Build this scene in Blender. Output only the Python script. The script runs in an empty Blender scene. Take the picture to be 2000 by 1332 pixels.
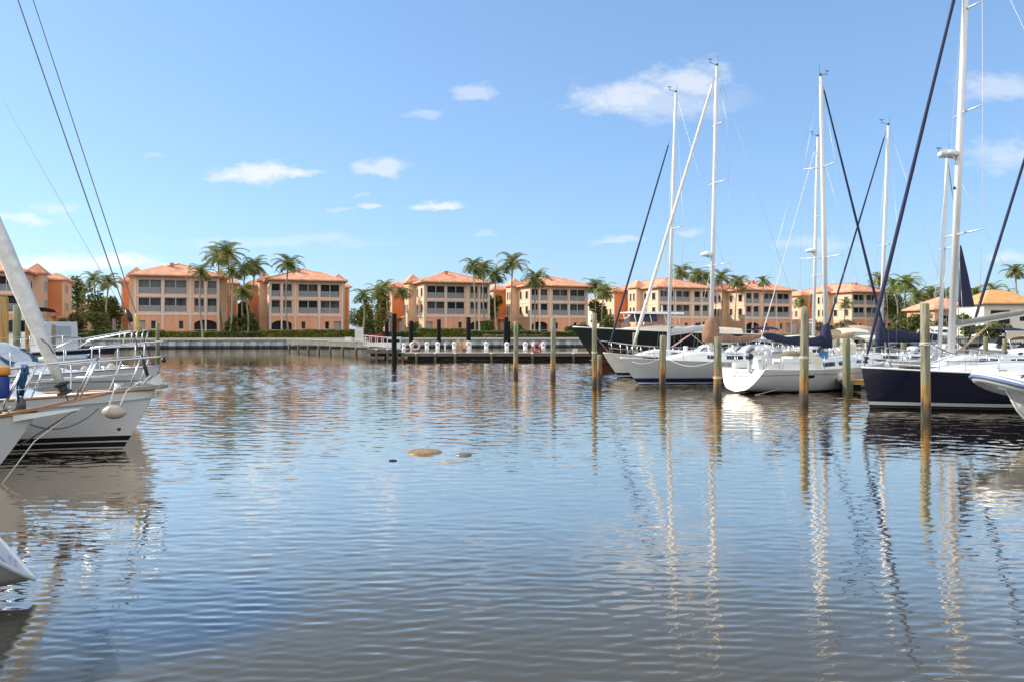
import bpy, math, random
from mathutils import Vector, Matrix
import numpy as np
PI = math.pi
F = 1500.0; HY = 645.0; CX = 1000.0; CAMH = 2.6
SC = bpy.context.scene
COL = SC.collection
R = math.radians

def at(px, py, Y):
    """world point seen at a photo pixel at depth Y"""
    return Vector(((px - CX) * Y / F, Y, CAMH + (HY - py) * Y / F))
def wl(px, py):
    """point on the water seen at a photo pixel"""
    Y = F * CAMH / (py - HY)
    return Vector(((px - CX) * Y / F, Y, 0))

# ------------------------------------------------------------------ materials
MATS = {}
def nodes_of(m):
    m.use_nodes = True
    return m.node_tree.nodes, m.node_tree.links
def mat(name, col, rough=0.6, metal=0.0, var=0.18, scale=3.0, bump=0.0, bscale=40.0, spec=0.5, streak=0.0):
    if name in MATS: return MATS[name]
    m = bpy.data.materials.new(name); N, L = nodes_of(m)
    b = N['Principled BSDF']
    b.inputs['Roughness'].default_value = rough
    b.inputs['Metallic'].default_value = metal
    b.inputs['Specular IOR Level'].default_value = spec
    tc = N.new('ShaderNodeTexCoord')
    src = tc.outputs['Object']
    if streak:
        mp = N.new('ShaderNodeMapping'); mp.inputs['Scale'].default_value = (1, 1, streak)
        L.new(src, mp.inputs['Vector']); src = mp.outputs['Vector']
    nz = N.new('ShaderNodeTexNoise'); nz.inputs['Scale'].default_value = scale
    nz.inputs['Detail'].default_value = 5; nz.inputs['Roughness'].default_value = 0.65
    L.new(src, nz.inputs['Vector'])
    rp = N.new('ShaderNodeValToRGB')
    rp.color_ramp.elements[0].position = 0.3; rp.color_ramp.elements[1].position = 0.7
    c = list(col)
    rp.color_ramp.elements[0].color = [max(0, x * (1 - var)) for x in c] + [1]
    rp.color_ramp.elements[1].color = [min(1, x * (1 + var * .6)) for x in c] + [1]
    L.new(nz.outputs['Fac'], rp.inputs['Fac']); L.new(rp.outputs['Color'], b.inputs['Base Color'])
    if bump:
        n2 = N.new('ShaderNodeTexNoise'); n2.inputs['Scale'].default_value = bscale; n2.inputs['Detail'].default_value = 4
        L.new(src, n2.inputs['Vector'])
        bp = N.new('ShaderNodeBump'); bp.inputs['Strength'].default_value = bump; bp.inputs['Distance'].default_value = 0.02
        L.new(n2.outputs['Fac'], bp.inputs['Height']); L.new(bp.outputs['Normal'], b.inputs['Normal'])
    MATS[name] = m
    return m

def zband(name, stops, rough=0.5, var=0.15, scale=4.0, lo=-1.0, hi=4.0, wob=0.0, const=True, spec=0.5, bump=0.0, stretch=(1, 1, 1), own=False):
    """colour bands by object height: stops = [(z, colour), ...]; wob makes the band edges ragged"""
    if name in MATS: return MATS[name]
    m = bpy.data.materials.new(name); N, L = nodes_of(m)
    b = N['Principled BSDF']; b.inputs['Roughness'].default_value = rough; b.inputs['Specular IOR Level'].default_value = spec
    tc = N.new('ShaderNodeTexCoord'); sp = N.new('ShaderNodeSeparateXYZ'); L.new(tc.outputs['Object'], sp.inputs[0])
    mp = N.new('ShaderNodeMapping'); mp.inputs['Scale'].default_value = stretch; L.new(tc.outputs['Object'], mp.inputs['Vector'])
    if own:      # every object its own grain
        oi = N.new('ShaderNodeObjectInfo'); cx = N.new('ShaderNodeMath'); cx.operation = 'MULTIPLY'; cx.inputs[1].default_value = 61; L.new(oi.outputs['Random'], cx.inputs[0]); L.new(cx.outputs[0], mp.inputs['Location'])
    nz = N.new('ShaderNodeTexNoise'); nz.inputs['Scale'].default_value = scale; nz.inputs['Detail'].default_value = 5
    L.new(mp.outputs['Vector'], nz.inputs['Vector'])
    z = sp.outputs['Z']
    if wob:
        ma = N.new('ShaderNodeMath'); ma.operation = 'MULTIPLY_ADD'; ma.inputs[1].default_value = wob
        L.new(nz.outputs['Fac'], ma.inputs[0])
        mb = N.new('ShaderNodeMath'); mb.operation = 'SUBTRACT'; mb.inputs[1].default_value = wob * .5
        L.new(z, mb.inputs[0]); L.new(mb.outputs[0], ma.inputs[2]); z = ma.outputs[0]
    mr = N.new('ShaderNodeMapRange'); mr.inputs['From Min'].default_value = lo; mr.inputs['From Max'].default_value = hi
    L.new(z, mr.inputs['Value'])
    rp = N.new('ShaderNodeValToRGB'); rp.color_ramp.interpolation = 'CONSTANT' if const else 'LINEAR'
    els = rp.color_ramp.elements
    while len(els) < len(stops): els.new(0.5)
    for e, (zz, c) in zip(els, stops):
        e.position = min(1, max(0, (zz - lo) / (hi - lo))); e.color = list(c) + [1]
    L.new(mr.outputs[0], rp.inputs['Fac'])
    mx = N.new('ShaderNodeMix'); mx.data_type = 'RGBA'; mx.blend_type = 'MULTIPLY'; mx.inputs['Factor'].default_value = 1
    r2 = N.new('ShaderNodeMapRange'); r2.inputs['From Min'].default_value = .3; r2.inputs['From Max'].default_value = .7
    r2.inputs['To Min'].default_value = 1 - var; r2.inputs['To Max'].default_value = 1 + var * .5
    L.new(nz.outputs['Fac'], r2.inputs['Value'])
    L.new(rp.outputs['Color'], mx.inputs['A']); L.new(r2.outputs[0], mx.inputs['B']); L.new(mx.outputs['Result'], b.inputs['Base Color'])
    if bump:
        bp = N.new('ShaderNodeBump'); bp.inputs['Strength'].default_value = bump; bp.inputs['Distance'].default_value = 0.03
        L.new(nz.outputs['Fac'], bp.inputs['Height']); L.new(bp.outputs['Normal'], b.inputs['Normal'])
    MATS[name] = m
    return m

def leafmat(name, c1, c2, trans=0.25):
    if name in MATS: return MATS[name]
    m = bpy.data.materials.new(name); N, L = nodes_of(m)
    b = N['Principled BSDF']; b.inputs['Roughness'].default_value = 0.5; b.inputs['Specular IOR Level'].default_value = .3
    tc = N.new('ShaderNodeTexCoord')
    nz = N.new('ShaderNodeTexNoise'); nz.inputs['Scale'].default_value = 1.1; nz.inputs['Detail'].default_value = 6; nz.inputs['Roughness'].default_value = .75
    L.new(tc.outputs['Object'], nz.inputs['Vector'])
    rp = N.new('ShaderNodeValToRGB'); rp.color_ramp.elements[0].position = .36; rp.color_ramp.elements[1].position = .66
    rp.color_ramp.elements[0].color = list(c1) + [1]; rp.color_ramp.elements[1].color = list(c2) + [1]
    L.new(nz.outputs['Fac'], rp.inputs['Fac']); L.new(rp.outputs['Color'], b.inputs['Base Color'])
    tr = N.new('ShaderNodeBsdfTranslucent'); L.new(rp.outputs['Color'], tr.inputs['Color'])
    mx = N.new('ShaderNodeMixShader'); mx.inputs[0].default_value = trans
    L.new(b.outputs[0], mx.inputs[1]); L.new(tr.outputs[0], mx.inputs[2])
    L.new(mx.outputs[0], N['Material Output'].inputs['Surface'])
    MATS[name] = m
    return m

# ------------------------------------------------------------------ mesh builder
class MB:
    def __init__(self, T=None):
        self.v = []; self.f = []; self.T = T; self.mi = []; self.cur = 0
    def av(self, p):
        p = Vector(p)
        if self.T is not None: p = self.T @ p
        self.v.append((p.x, p.y, p.z)); return len(self.v) - 1
    def face(self, pts):
        self.fi([self.av(p) for p in pts])
    def fi(self, idx):
        self.f.append(tuple(idx)); self.mi.append(self.cur)
    def box(self, a, b):
        x0, y0, z0 = a; x1, y1, z1 = b
        i = [self.av(p) for p in ((x0,y0,z0),(x1,y0,z0),(x1,y1,z0),(x0,y1,z0),(x0,y0,z1),(x1,y0,z1),(x1,y1,z1),(x0,y1,z1))]
        for q in ((0,3,2,1),(4,5,6,7),(0,1,5,4),(1,2,6,5),(2,3,7,6),(3,0,4,7)): self.fi([i[k] for k in q])
        return self
    def bar(self, p, q, w, h=None, up=(0,0,1)):
        """square bar from p to q"""
        p = Vector(p); q = Vector(q); h = h or w; d = (q - p).normalized()
        u = Vector(up)
        if abs(d.dot(u)) > .98: u = Vector((1,0,0))
        s = d.cross(u).normalized(); t = s.cross(d).normalized()
        i = []
        for c in (p, q):
            for a, b in ((-1,-1),(1,-1),(1,1),(-1,1)): i.append(self.av(c + s*a*w/2 + t*b*h/2))
        for k in ((0,3,2,1),(4,5,6,7),(0,1,5,4),(1,2,6,5),(2,3,7,6),(3,0,4,7)): self.fi([i[j] for j in k])
        return self
    def loft(self, rings, closed=True, cap=True):
        ids = [[self.av(p) for p in r] for r in rings]; n = len(ids[0])
        for a, b in zip(ids[:-1], ids[1:]):
            for k in range(n if closed else n - 1):
                k2 = (k + 1) % n
                self.fi([a[k], a[k2], b[k2], b[k]])
        if cap and closed:
            self.fi(ids[0][::-1]); self.fi(ids[-1])
        return self
    def tube(self, pts, r, n=6, closed=False):
        pts = [Vector(p) for p in pts]; m = len(pts)
        rr = list(r) if hasattr(r, '__len__') else [r] * m
        rings = []; prev = None
        for i, p in enumerate(pts):
            if closed: d = pts[(i+1) % m] - pts[i-1]
            else: d = pts[min(i+1, m-1)] - pts[max(i-1, 0)]
            if d.length < 1e-9: d = Vector((0,0,1))
            d.normalize()
            if prev is None:
                u = Vector((0,0,1)) if abs(d.z) < .9 else Vector((1,0,0))
                s = d.cross(u).normalized()
            else:
                s = (prev - d * prev.dot(d))
                s = s.normalized() if s.length > 1e-6 else d.orthogonal().normalized()
            prev = s; t = d.cross(s)
            rings.append([p + (s*math.cos(2*PI*k/n) + t*math.sin(2*PI*k/n)) * rr[i] for k in range(n)])
        if closed: rings.append(rings[0]); return self.loft(rings, cap=False)
        return self.loft(rings)
    def ball(self, c, r, n=10, m=7, sz=(1,1,1)):
        c = Vector(c); rings = []
        for i in range(m + 1):
            a = PI * i / m; rad = max(1e-3, math.sin(a))
            rings.append([c + Vector((math.cos(2*PI*k/n)*rad*r*sz[0], math.sin(2*PI*k/n)*rad*r*sz[1], -math.cos(a)*r*sz[2])) for k in range(n)])
        return self.loft(rings)
    def build(self, name, m, parent=None, smooth=False, loc=None, rotz=0.0):
        me = bpy.data.meshes.new(name); me.from_pydata(self.v, [], self.f); me.update()
        ms = m if isinstance(m, (list, tuple)) else [m]
        for k in ms: me.materials.append(k)
        if len(ms) > 1: me.polygons.foreach_set('material_index', self.mi)
        if smooth: me.polygons.foreach_set('use_smooth', [True] * len(me.polygons))
        o = bpy.data.objects.new(name, me); COL.objects.link(o)
        if parent: o.parent = parent
        if loc is not None: o.location = loc
        o.rotation_euler.z = rotz
        return o

def tag(o, label=None, cat=None, group=None, kind=None):
    if label: o['label'] = label
    if cat: o['category'] = cat
    if group: o['group'] = group
    if kind: o['kind'] = kind
    return o
def empty(name, loc, rz=0.0, label=None, cat=None, group=None):
    o = bpy.data.objects.new(name, None); COL.objects.link(o); o.location = loc; o.rotation_euler.z = rz
    o.empty_display_size = .2
    return tag(o, label, cat, group)
def copy_tree(o, parent=None):
    c = o.copy(); COL.objects.link(c)
    if parent: c.parent = parent
    for ch in [x for x in bpy.data.objects if x.parent == o]: copy_tree(ch, c)
    return c
def lerp(a, b, t): return a + (b - a) * t
def sag(p, q, s, n=10):
    p = Vector(p); q = Vector(q)
    return [p.lerp(q, i/n) - Vector((0,0,s*4*(i/n)*(1-i/n))) for i in range(n+1)]

# palette
WHITE = mat('gelcoat white', (.78,.78,.76), .22, var=.07, scale=1.5)
DECKW = mat('deck nonskid white', (.80,.79,.75), .55, var=.08, scale=6)
CREAM = mat('canvas cream', (.72,.64,.50), .85, var=.12, scale=5, bump=.3)
GREYCANVAS = mat('canvas grey', (.50,.52,.54), .85, var=.15, scale=5, bump=.3)
NAVY = mat('canvas navy', (.008,.012,.045), .8, var=.3, scale=6, bump=.3)
NAVYSTAY = mat('canvas navy luff', (.012,.018,.06), .8, var=.25, scale=3)
BROWN = mat('canvas brown', (.27,.15,.09), .85, var=.25, scale=4, bump=.4)
TANCANVAS = mat('canvas tan', (.45,.31,.19), .85, var=.2, scale=4, bump=.3)
SAILW = mat('rolled sailcloth', (.72,.70,.65), .8, var=.22, scale=5, bump=.6, bscale=18)
ALU = mat('mast aluminium', (.66,.66,.67), .4, 0.25, var=.06, scale=2)
STEEL = mat('stainless steel', (.62,.62,.62), .22, 0.9, var=.05)
WIRE = mat('rigging wire', (.42,.42,.43), .4, .6, var=.1)
DARKWIRE = mat('dark stay wire', (.12,.12,.13), .5, .3, var=.1)
BLACK = mat('black plastic', (.012,.012,.014), .45, var=.2)
GLASSD = mat('dark acrylic window', (.015,.016,.02), .08, var=.2)
TEAK = mat('teak trim', (.36,.19,.09), .55, var=.3, scale=6, streak=.3)
ROPEW = mat('white rope', (.62,.57,.48), .9, var=.2, scale=20)
ROPEB = mat('blue rope', (.02,.10,.22), .85, var=.5, scale=14)
# ------------------------------------------------------------------ camera, sun, sky
cam_d = bpy.data.cameras.new('camera'); cam = bpy.data.objects.new('camera', cam_d); COL.objects.link(cam)
cam.location = (0, 0, CAMH); cam.rotation_euler = (R(90), 0, 0)
cam_d.sensor_width = 36; cam_d.lens = 36 * F / 2000; cam_d.shift_y = -(666 - HY) / 2000
cam_d.clip_start = .1; cam_d.clip_end = 6000
SC.camera = cam
SUN_AZ = Vector((-.975, .22)); SUN_EL = R(30)
sd = Vector((SUN_AZ.x * math.cos(SUN_EL), SUN_AZ.y * math.cos(SUN_EL), math.sin(SUN_EL)))
sl = bpy.data.lights.new('sun', 'SUN'); sl.energy = 4.2; sl.angle = R(.55); sl.color = (1, .93, .80)
so = bpy.data.objects.new('sun', sl); COL.objects.link(so); so.rotation_euler = sd.to_track_quat('Z', 'Y').to_euler()
W = bpy.data.worlds.new('World'); SC.world = W; W.use_nodes = True
N, L = W.node_tree.nodes, W.node_tree.links
bg = N['Background']
STR = .15; bg.inputs['Strength'].default_value = STR
sky = N.new('ShaderNodeTexSky'); sky.sky_type = 'NISHITA'; sky.sun_disc = False
sky.sun_elevation = SUN_EL; sky.sun_rotation = math.atan2(SUN_AZ.x, SUN_AZ.y)
sky.air_density = 1.0; sky.dust_density = .6; sky.ozone_density = 2.2
gm = N.new('ShaderNodeGamma'); gm.inputs['Gamma'].default_value = .6; L.new(sky.outputs[0], gm.inputs['Color'])
hs = N.new('ShaderNodeMix'); hs.data_type = 'RGBA'; hs.blend_type = 'MULTIPLY'; hs.inputs['Factor'].default_value = 1
L.new(gm.outputs[0], hs.inputs['A']); hs.inputs['B'].default_value = (1.12, 1.50, 1.97, 1)
tc = N.new('ShaderNodeTexCoord'); sp = N.new('ShaderNodeSeparateXYZ'); L.new(tc.outputs['Generated'], sp.inputs[0])
def M(op, a, b=None, c=None, clamp=False):
    n = N.new('ShaderNodeMath'); n.operation = op; n.use_clamp = clamp
    for i, x in enumerate((a, b, c)):
        if x is None: continue
        if isinstance(x, (int, float)): n.inputs[i].default_value = x
        else: L.new(x, n.inputs[i])
    return n.outputs[0]
yy = M('MAXIMUM', sp.outputs['Y'], .02)
u = M('DIVIDE', sp.outputs['X'], yy); v = M('DIVIDE', sp.outputs['Z'], yy)
cb = N.new('ShaderNodeCombineXYZ'); L.new(u, cb.inputs[0]); L.new(M('MULTIPLY', v, 1.9), cb.inputs[1])
nz = N.new('ShaderNodeTexNoise'); nz.inputs['Scale'].default_value = 21; nz.inputs['Detail'].default_value = 8; nz.inputs['Roughness'].default_value = .68
L.new(cb.outputs[0], nz.inputs['Vector'])
nz2 = N.new('ShaderNodeTexNoise'); nz2.inputs['Scale'].default_value = 6; nz2.inputs['Detail'].default_value = 3
L.new(cb.outputs[0], nz2.inputs['Vector'])
nse = M('ADD', M('MULTIPLY', nz.outputs['Fac'], .7), M('MULTIPLY', nz2.outputs['Fac'], .3))
CLOUDS = [(1215,195,125,52,.62),(1340,160,100,42,.60),(1280,205,170,44,.4),(925,185,52,24,.40),(828,228,40,13,.28),(505,342,110,30,.78),(590,348,56,18,.7),(430,350,40,12,.4),
  (745,332,46,26,.52),(868,401,62,12,.75),(665,411,36,8,.3),(725,404,36,9,.5),(50,430,70,18,.6),(108,406,52,15,.35),(1960,172,110,42,.42),(1985,310,130,44,.42),
  (1340,453,50,12,.35),(1210,469,58,9,.38),(1600,480,95,16,.28),(290,309,30,9,.2),(130,517,250,26,.85),(560,472,280,15,.24),(1975,502,70,18,.45),(940,450,30,8,.2),(700,380,20,7,.22),(1430,200,60,40,.12)]
wn = N.new('ShaderNodeTexNoise'); wn.inputs['Scale'].default_value = 13; wn.inputs['Detail'].default_value = 5; wn.inputs['Roughness'].default_value = .6; L.new(cb.outputs[0], wn.inputs['Vector'])
ws_ = N.new('ShaderNodeSeparateColor'); L.new(wn.outputs['Color'], ws_.inputs[0])
u0, v0 = u, v
u = M('ADD', u, M('MULTIPLY', M('SUBTRACT', ws_.outputs[0], .5), .085)); v = M('ADD', v, M('MULTIPLY', M('SUBTRACT', ws_.outputs[1], .5), .036))
tot = None
for (px, py, rx, ry, st) in CLOUDS:
    du = M('MULTIPLY', M('SUBTRACT', u, (px-CX)/F), F/rx)
    dv = M('MULTIPLY', M('SUBTRACT', v, (HY-py)/F), F/ry)
    # flat underside: the lower half falls off faster
    dv = M('MULTIPLY', dv, M('ADD', 1.0, M('MULTIPLY', M('LESS_THAN', dv, 0), .45)))
    r2 = M('ADD', M('MULTIPLY', du, du), M('MULTIPLY', dv, dv))
    g = M('POWER', 2.718, M('MULTIPLY', r2, -1.1))
    d = M('SUBTRACT', M('ADD', M('MULTIPLY', g, .95), M('MULTIPLY', nse, 2.1)), 1.36)
    d = M('MULTIPLY', M('MULTIPLY', d, 1.9, clamp=True), st)
    d = M('MULTIPLY', d, M('MULTIPLY', g, 4, clamp=True))
    tot = d if tot is None else M('MAXIMUM', tot, d)
tot = M('MULTIPLY', tot, M('GREATER_THAN', sp.outputs['Y'], .05))
# broken bright cloud added unseen behind the camera to fill shaded fronts
n3 = N.new('ShaderNodeTexNoise'); n3.inputs['Scale'].default_value = 2.6; n3.inputs['Detail'].default_value = 7; L.new(tc.outputs['Generated'], n3.inputs['Vector'])
back = M('MULTIPLY', M('MULTIPLY', M('SUBTRACT', n3.outputs['Fac'], .34), 5, clamp=True), M('MULTIPLY', M('MULTIPLY', sp.outputs['Y'], -1), 4, clamp=True))
back = M('MULTIPLY', back, M('GREATER_THAN', sp.outputs['Z'], .02))
mx = N.new('ShaderNodeMix'); mx.data_type = 'RGBA'
L.new(tot, mx.inputs['Factor']); L.new(hs.outputs['Result'], mx.inputs['A'])
CLOUDC = mx.inputs['B']; CLOUDC.default_value = (5.2, 5.2, 5.25, 1)
mb_ = N.new('ShaderNodeMix'); mb_.data_type = 'RGBA'; L.new(back, mb_.inputs['Factor']); L.new(mx.outputs['Result'], mb_.inputs['A']); mb_.inputs['B'].default_value = (8.5, 8.4, 8.2, 1)
L.new(mb_.outputs['Result'], bg.inputs['Color'])
vs = SC.view_settings; vs.view_transform = 'Standard'; vs.look = 'None'; vs.exposure = 0.4; vs.gamma = 1
SC.cycles.max_bounces = 6; SC.cycles.diffuse_bounces = 3; SC.cycles.glossy_bounces = 3; SC.cycles.transmission_bounces = 3; SC.cycles.transparent_max_bounces = 8
SC.cycles.caustics_reflective = False; SC.cycles.caustics_refractive = False

# ------------------------------------------------------------------ water, land
def water_material():
    m = bpy.data.materials.new('murky marina water'); N, L = nodes_of(m); b = N['Principled BSDF']
    tc = N.new('ShaderNodeTexCoord')
    def M(op, a, b=None):
        n = N.new('ShaderNodeMath'); n.operation = op
        for i, x in enumerate((a, b)):
            if x is None: continue
            if isinstance(x, (int, float)): n.inputs[i].default_value = x
            else: L.new(x, n.inputs[i])
        return n.outputs[0]
    def noise(scale, detail=2, stretch=(1, 1, 1), rough=.5, dist=0, rot=0):
        mp = N.new('ShaderNodeMapping'); mp.inputs['Scale'].default_value = stretch; mp.inputs['Rotation'].default_value = (0, 0, rot)
        L.new(tc.outputs['Object'], mp.inputs['Vector'])
        n = N.new('ShaderNodeTexNoise'); n.inputs['Scale'].default_value = scale; n.inputs['Detail'].default_value = detail
        n.inputs['Roughness'].default_value = rough; n.inputs['Distortion'].default_value = dist
        L.new(mp.outputs[0], n.inputs['Vector']); return n.outputs['Fac']
    patch = noise(.09, 3, (1, .6, 1), .55)
    spz = N.new('ShaderNodeSeparateXYZ'); L.new(tc.outputs['Object'], spz.inputs[0])
    lee = N.new('ShaderNodeMapRange'); lee.inputs['From Min'].default_value = 58; lee.inputs['From Max'].default_value = 62
    lee.inputs['To Min'].default_value = 1; lee.inputs['To Max'].default_value = .22
    L.new(M('ADD', M('ADD', spz.outputs['Y'], M('MULTIPLY', spz.outputs['X'], -.12)), M('MULTIPLY', noise(.15, 2), 3)), lee.inputs['Value'])
    amp = N.new('ShaderNodeMapRange'); amp.inputs['From Min'].default_value = .35; amp.inputs['From Max'].default_value = .65
    amp.inputs['To Min'].default_value = .65; amp.inputs['To Max'].default_value = 1.25
    L.new(patch, amp.inputs['Value'])
    far = N.new('ShaderNodeMapRange'); far.inputs['From Min'].default_value = 14; far.inputs['From Max'].default_value = 42; far.inputs['To Min'].default_value = 1; far.inputs['To Max'].default_value = 4.2
    L.new(spz.outputs['Y'], far.inputs['Value'])
    amp_t = M('MULTIPLY', M('MULTIPLY', amp.outputs[0], lee.outputs[0]), far.outputs[0])
    # surface slopes of three overlapping ripple trains
    acc = None
    for scale, stretch, rot, a, det in RIPPLES:
        mp = N.new('ShaderNodeMapping'); mp.inputs['Scale'].default_value = stretch; mp.inputs['Rotation'].default_value = (0, 0, rot)
        L.new(tc.outputs['Object'], mp.inputs['Vector'])
        n = N.new('ShaderNodeTexNoise'); n.inputs['Scale'].default_value = scale; n.inputs['Detail'].default_value = det; n.inputs['Distortion'].default_value = .4
        L.new(mp.outputs[0], n.inputs['Vector'])
        vs_ = N.new('ShaderNodeVectorMath'); vs_.operation = 'SUBTRACT'; L.new(n.outputs['Color'], vs_.inputs[0]); vs_.inputs[1].default_value = (.5, .5, .5)
        vm = N.new('ShaderNodeVectorMath'); vm.operation = 'MULTIPLY'; L.new(vs_.outputs[0], vm.inputs[0]); vm.inputs[1].default_value = (a*.40, a, 0)
        if acc is None: acc = vm.outputs[0]
        else:
            va = N.new('ShaderNodeVectorMath'); va.operation = 'ADD'; L.new(acc, va.inputs[0]); L.new(vm.outputs[0], va.inputs[1]); acc = va.outputs[0]
    sc_ = N.new('ShaderNodeVectorMath'); sc_.operation = 'SCALE'; L.new(acc, sc_.inputs[0]); L.new(amp_t, sc_.inputs['Scale'])
    geo = N.new('ShaderNodeNewGeometry'); up = N.new('ShaderNodeVectorMath'); up.operation = 'ADD'; L.new(sc_.outputs[0], up.inputs[0]); L.new(geo.outputs['Normal'], up.inputs[1])
    bp = N.new('ShaderNodeVectorMath'); bp.operation = 'NORMALIZE'; L.new(up.outputs[0], bp.inputs[0])
    # base colour: murky brown, with one soft-edged blue patch on the left
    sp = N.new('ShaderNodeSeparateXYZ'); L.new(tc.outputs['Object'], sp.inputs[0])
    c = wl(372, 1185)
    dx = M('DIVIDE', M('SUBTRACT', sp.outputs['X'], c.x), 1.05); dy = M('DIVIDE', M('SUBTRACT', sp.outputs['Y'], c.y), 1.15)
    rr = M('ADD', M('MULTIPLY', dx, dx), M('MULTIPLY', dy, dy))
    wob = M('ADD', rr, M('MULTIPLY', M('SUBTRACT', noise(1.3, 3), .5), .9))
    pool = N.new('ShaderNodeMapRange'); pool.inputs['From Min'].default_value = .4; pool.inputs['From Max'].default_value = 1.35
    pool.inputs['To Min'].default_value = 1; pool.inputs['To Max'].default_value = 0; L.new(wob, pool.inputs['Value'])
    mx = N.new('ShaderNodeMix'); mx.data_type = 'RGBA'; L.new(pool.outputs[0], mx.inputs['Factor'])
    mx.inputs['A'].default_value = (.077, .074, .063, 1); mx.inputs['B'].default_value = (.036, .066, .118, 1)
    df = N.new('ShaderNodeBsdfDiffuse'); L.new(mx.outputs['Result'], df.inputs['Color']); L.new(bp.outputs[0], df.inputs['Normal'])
    gl = N.new('ShaderNodeBsdfGlossy'); gl.inputs['Roughness'].default_value = .03; L.new(bp.outputs[0], gl.inputs['Normal'])
    lw = N.new('ShaderNodeLayerWeight'); lw.inputs['Blend'].default_value = .5; L.new(bp.outputs[0], lw.inputs['Normal'])
    gl.inputs['Color'].default_value = (1, .875, .735, 1)
    fr = N.new('ShaderNodeValToRGB'); el = fr.color_ramp.elements; fr.color_ramp.interpolation = 'EASE'
    for e in range(5): el.new(.5)
    for e, (ps, vv) in zip(el, REFL): e.position = ps; e.color = (vv, vv, vv, 1)
    L.new(lw.outputs['Facing'], fr.inputs['Fac'])
    ms = N.new('ShaderNodeMixShader'); L.new(fr.outputs[0], ms.inputs[0]); L.new(df.outputs[0], ms.inputs[1]); L.new(gl.outputs[0], ms.inputs[2])
    L.new(ms.outputs[0], N['Material Output'].inputs['Surface']); N.remove(b)
    return m
REFL = ((0,.025),(.45,.04),(.58,.08),(.65,.22),(.72,.62),(.77,.88),(.86,.98))
RIPPLES = ((17,(.25,1,1),.04,.09,2),(6,(.30,1,1),-.10,.05,2))
def make_water():
    """one sheet: real ripples where the basin is seen from near, flat beyond"""
    rng = np.random.default_rng(12)
    U, Y0, Y1, nc = .76, 3.4, 66.0, 1150
    nr = int(math.log(Y1/Y0)/.0042); q = Y0*(Y1/Y0)**(np.arange(nr)/(nr-1)); q[-1] = Y1
    uu = np.linspace(-U, U, nc); Yg = np.repeat(q[:,None], nc, 1); X = Yg*uu[None,:]
    step = q*.0042
    Z = np.zeros_like(X); NW = 64
    lam = np.exp(rng.uniform(math.log(.11), math.log(.95), NW)); th = rng.normal(0, 1, NW)*(.24+.30*np.clip((lam-.25)/.25, 0, 1)) + np.where(rng.random(NW) < .5, 0, PI); ph = rng.uniform(0, 2*PI, NW)
    wts = np.clip((lam[:,None]/step[None,:] - 2.6)/1.6, 0, 1)           # drop waves finer than the local mesh
    wts *= np.clip(((.26 + .045*np.clip(q-6, 0, 20))[None,:] - lam[:,None])/.08, .06, 1)        # only short ripples close by
    slope_row = .022 + .014*np.clip((11-q)/4, 0, 1) + .030*np.clip((q-16)/24, 0, 1)**1.2
    act = np.sqrt(np.maximum(1e-6, (wts**2).sum(0)))
    for i in range(NW):
        k = 2*PI/lam[i]; dx, dy = math.sin(th[i]), math.cos(th[i])
        bend = .35*np.sin(X*.21+ph[i]) + .3*np.sin(Yg*.17+1.7*ph[i])
        Z += np.sin(k*(X*dx+Yg*dy) + ph[i] + bend*2.2) * (lam[i]/(2*PI)*math.sqrt(2)) * (slope_row*wts[i]/act)[:,None]
    patch = .95 + .22*np.sin(X*.31+Yg*.12+1) + .2*np.sin(X*.13-Yg*.33+2) + .15*np.sin(X*.62+.4*Yg)
    line = Yg - .12*X + 1.2*np.sin(X*.35) + .8*np.sin(X*.9+1)
    lee = np.clip((61.5-line)/2.5, 0, 1)*.93 + .07
    edge = np.clip((U-np.abs(uu))/.03, 0, 1)[None,:]*np.clip((Yg-Y0)/.3, 0, 1)*np.clip((Y1-Yg)/2, 0, 1)
    Z *= patch*lee*edge
    co = np.stack([X, Yg, Z], -1).reshape(-1, 3)
    a = np.arange(nr-1)[:,None]*nc + np.arange(nc-1)[None,:]
    quads = np.stack([a, a+1, a+nc+1, a+nc], -1).reshape(-1, 4)
    ex = np.array([(-U*Y0,Y0,0),(U*Y0,Y0,0),(U*Y1,Y1,0),(-U*Y1,Y1,0),(-500,-60,0),(500,-60,0),(500,400,0),(-500,400,0)], float); nb = len(co)
    co = np.concatenate([co, ex]); skirt = np.array([(4,5,1,0),(5,6,2,1),(6,7,3,2),(7,4,0,3)])+nb; quads = np.concatenate([quads, skirt])
    me = bpy.data.meshes.new('water'); me.vertices.add(len(co)); me.vertices.foreach_set('co', co.ravel())
    me.loops.add(quads.size); me.loops.foreach_set('vertex_index', quads.ravel().astype(np.int32))
    me.polygons.add(len(quads)); me.polygons.foreach_set('loop_start', (np.arange(len(quads))*4).astype(np.int32))
    sm = np.ones(len(quads), bool); sm[-4:] = False; me.polygons.foreach_set('use_smooth', sm)
    me.update(calc_edges=True); me.validate()
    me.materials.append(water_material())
    o = bpy.data.objects.new('water', me); COL.objects.link(o); tag(o, kind='structure')
make_water()
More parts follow.
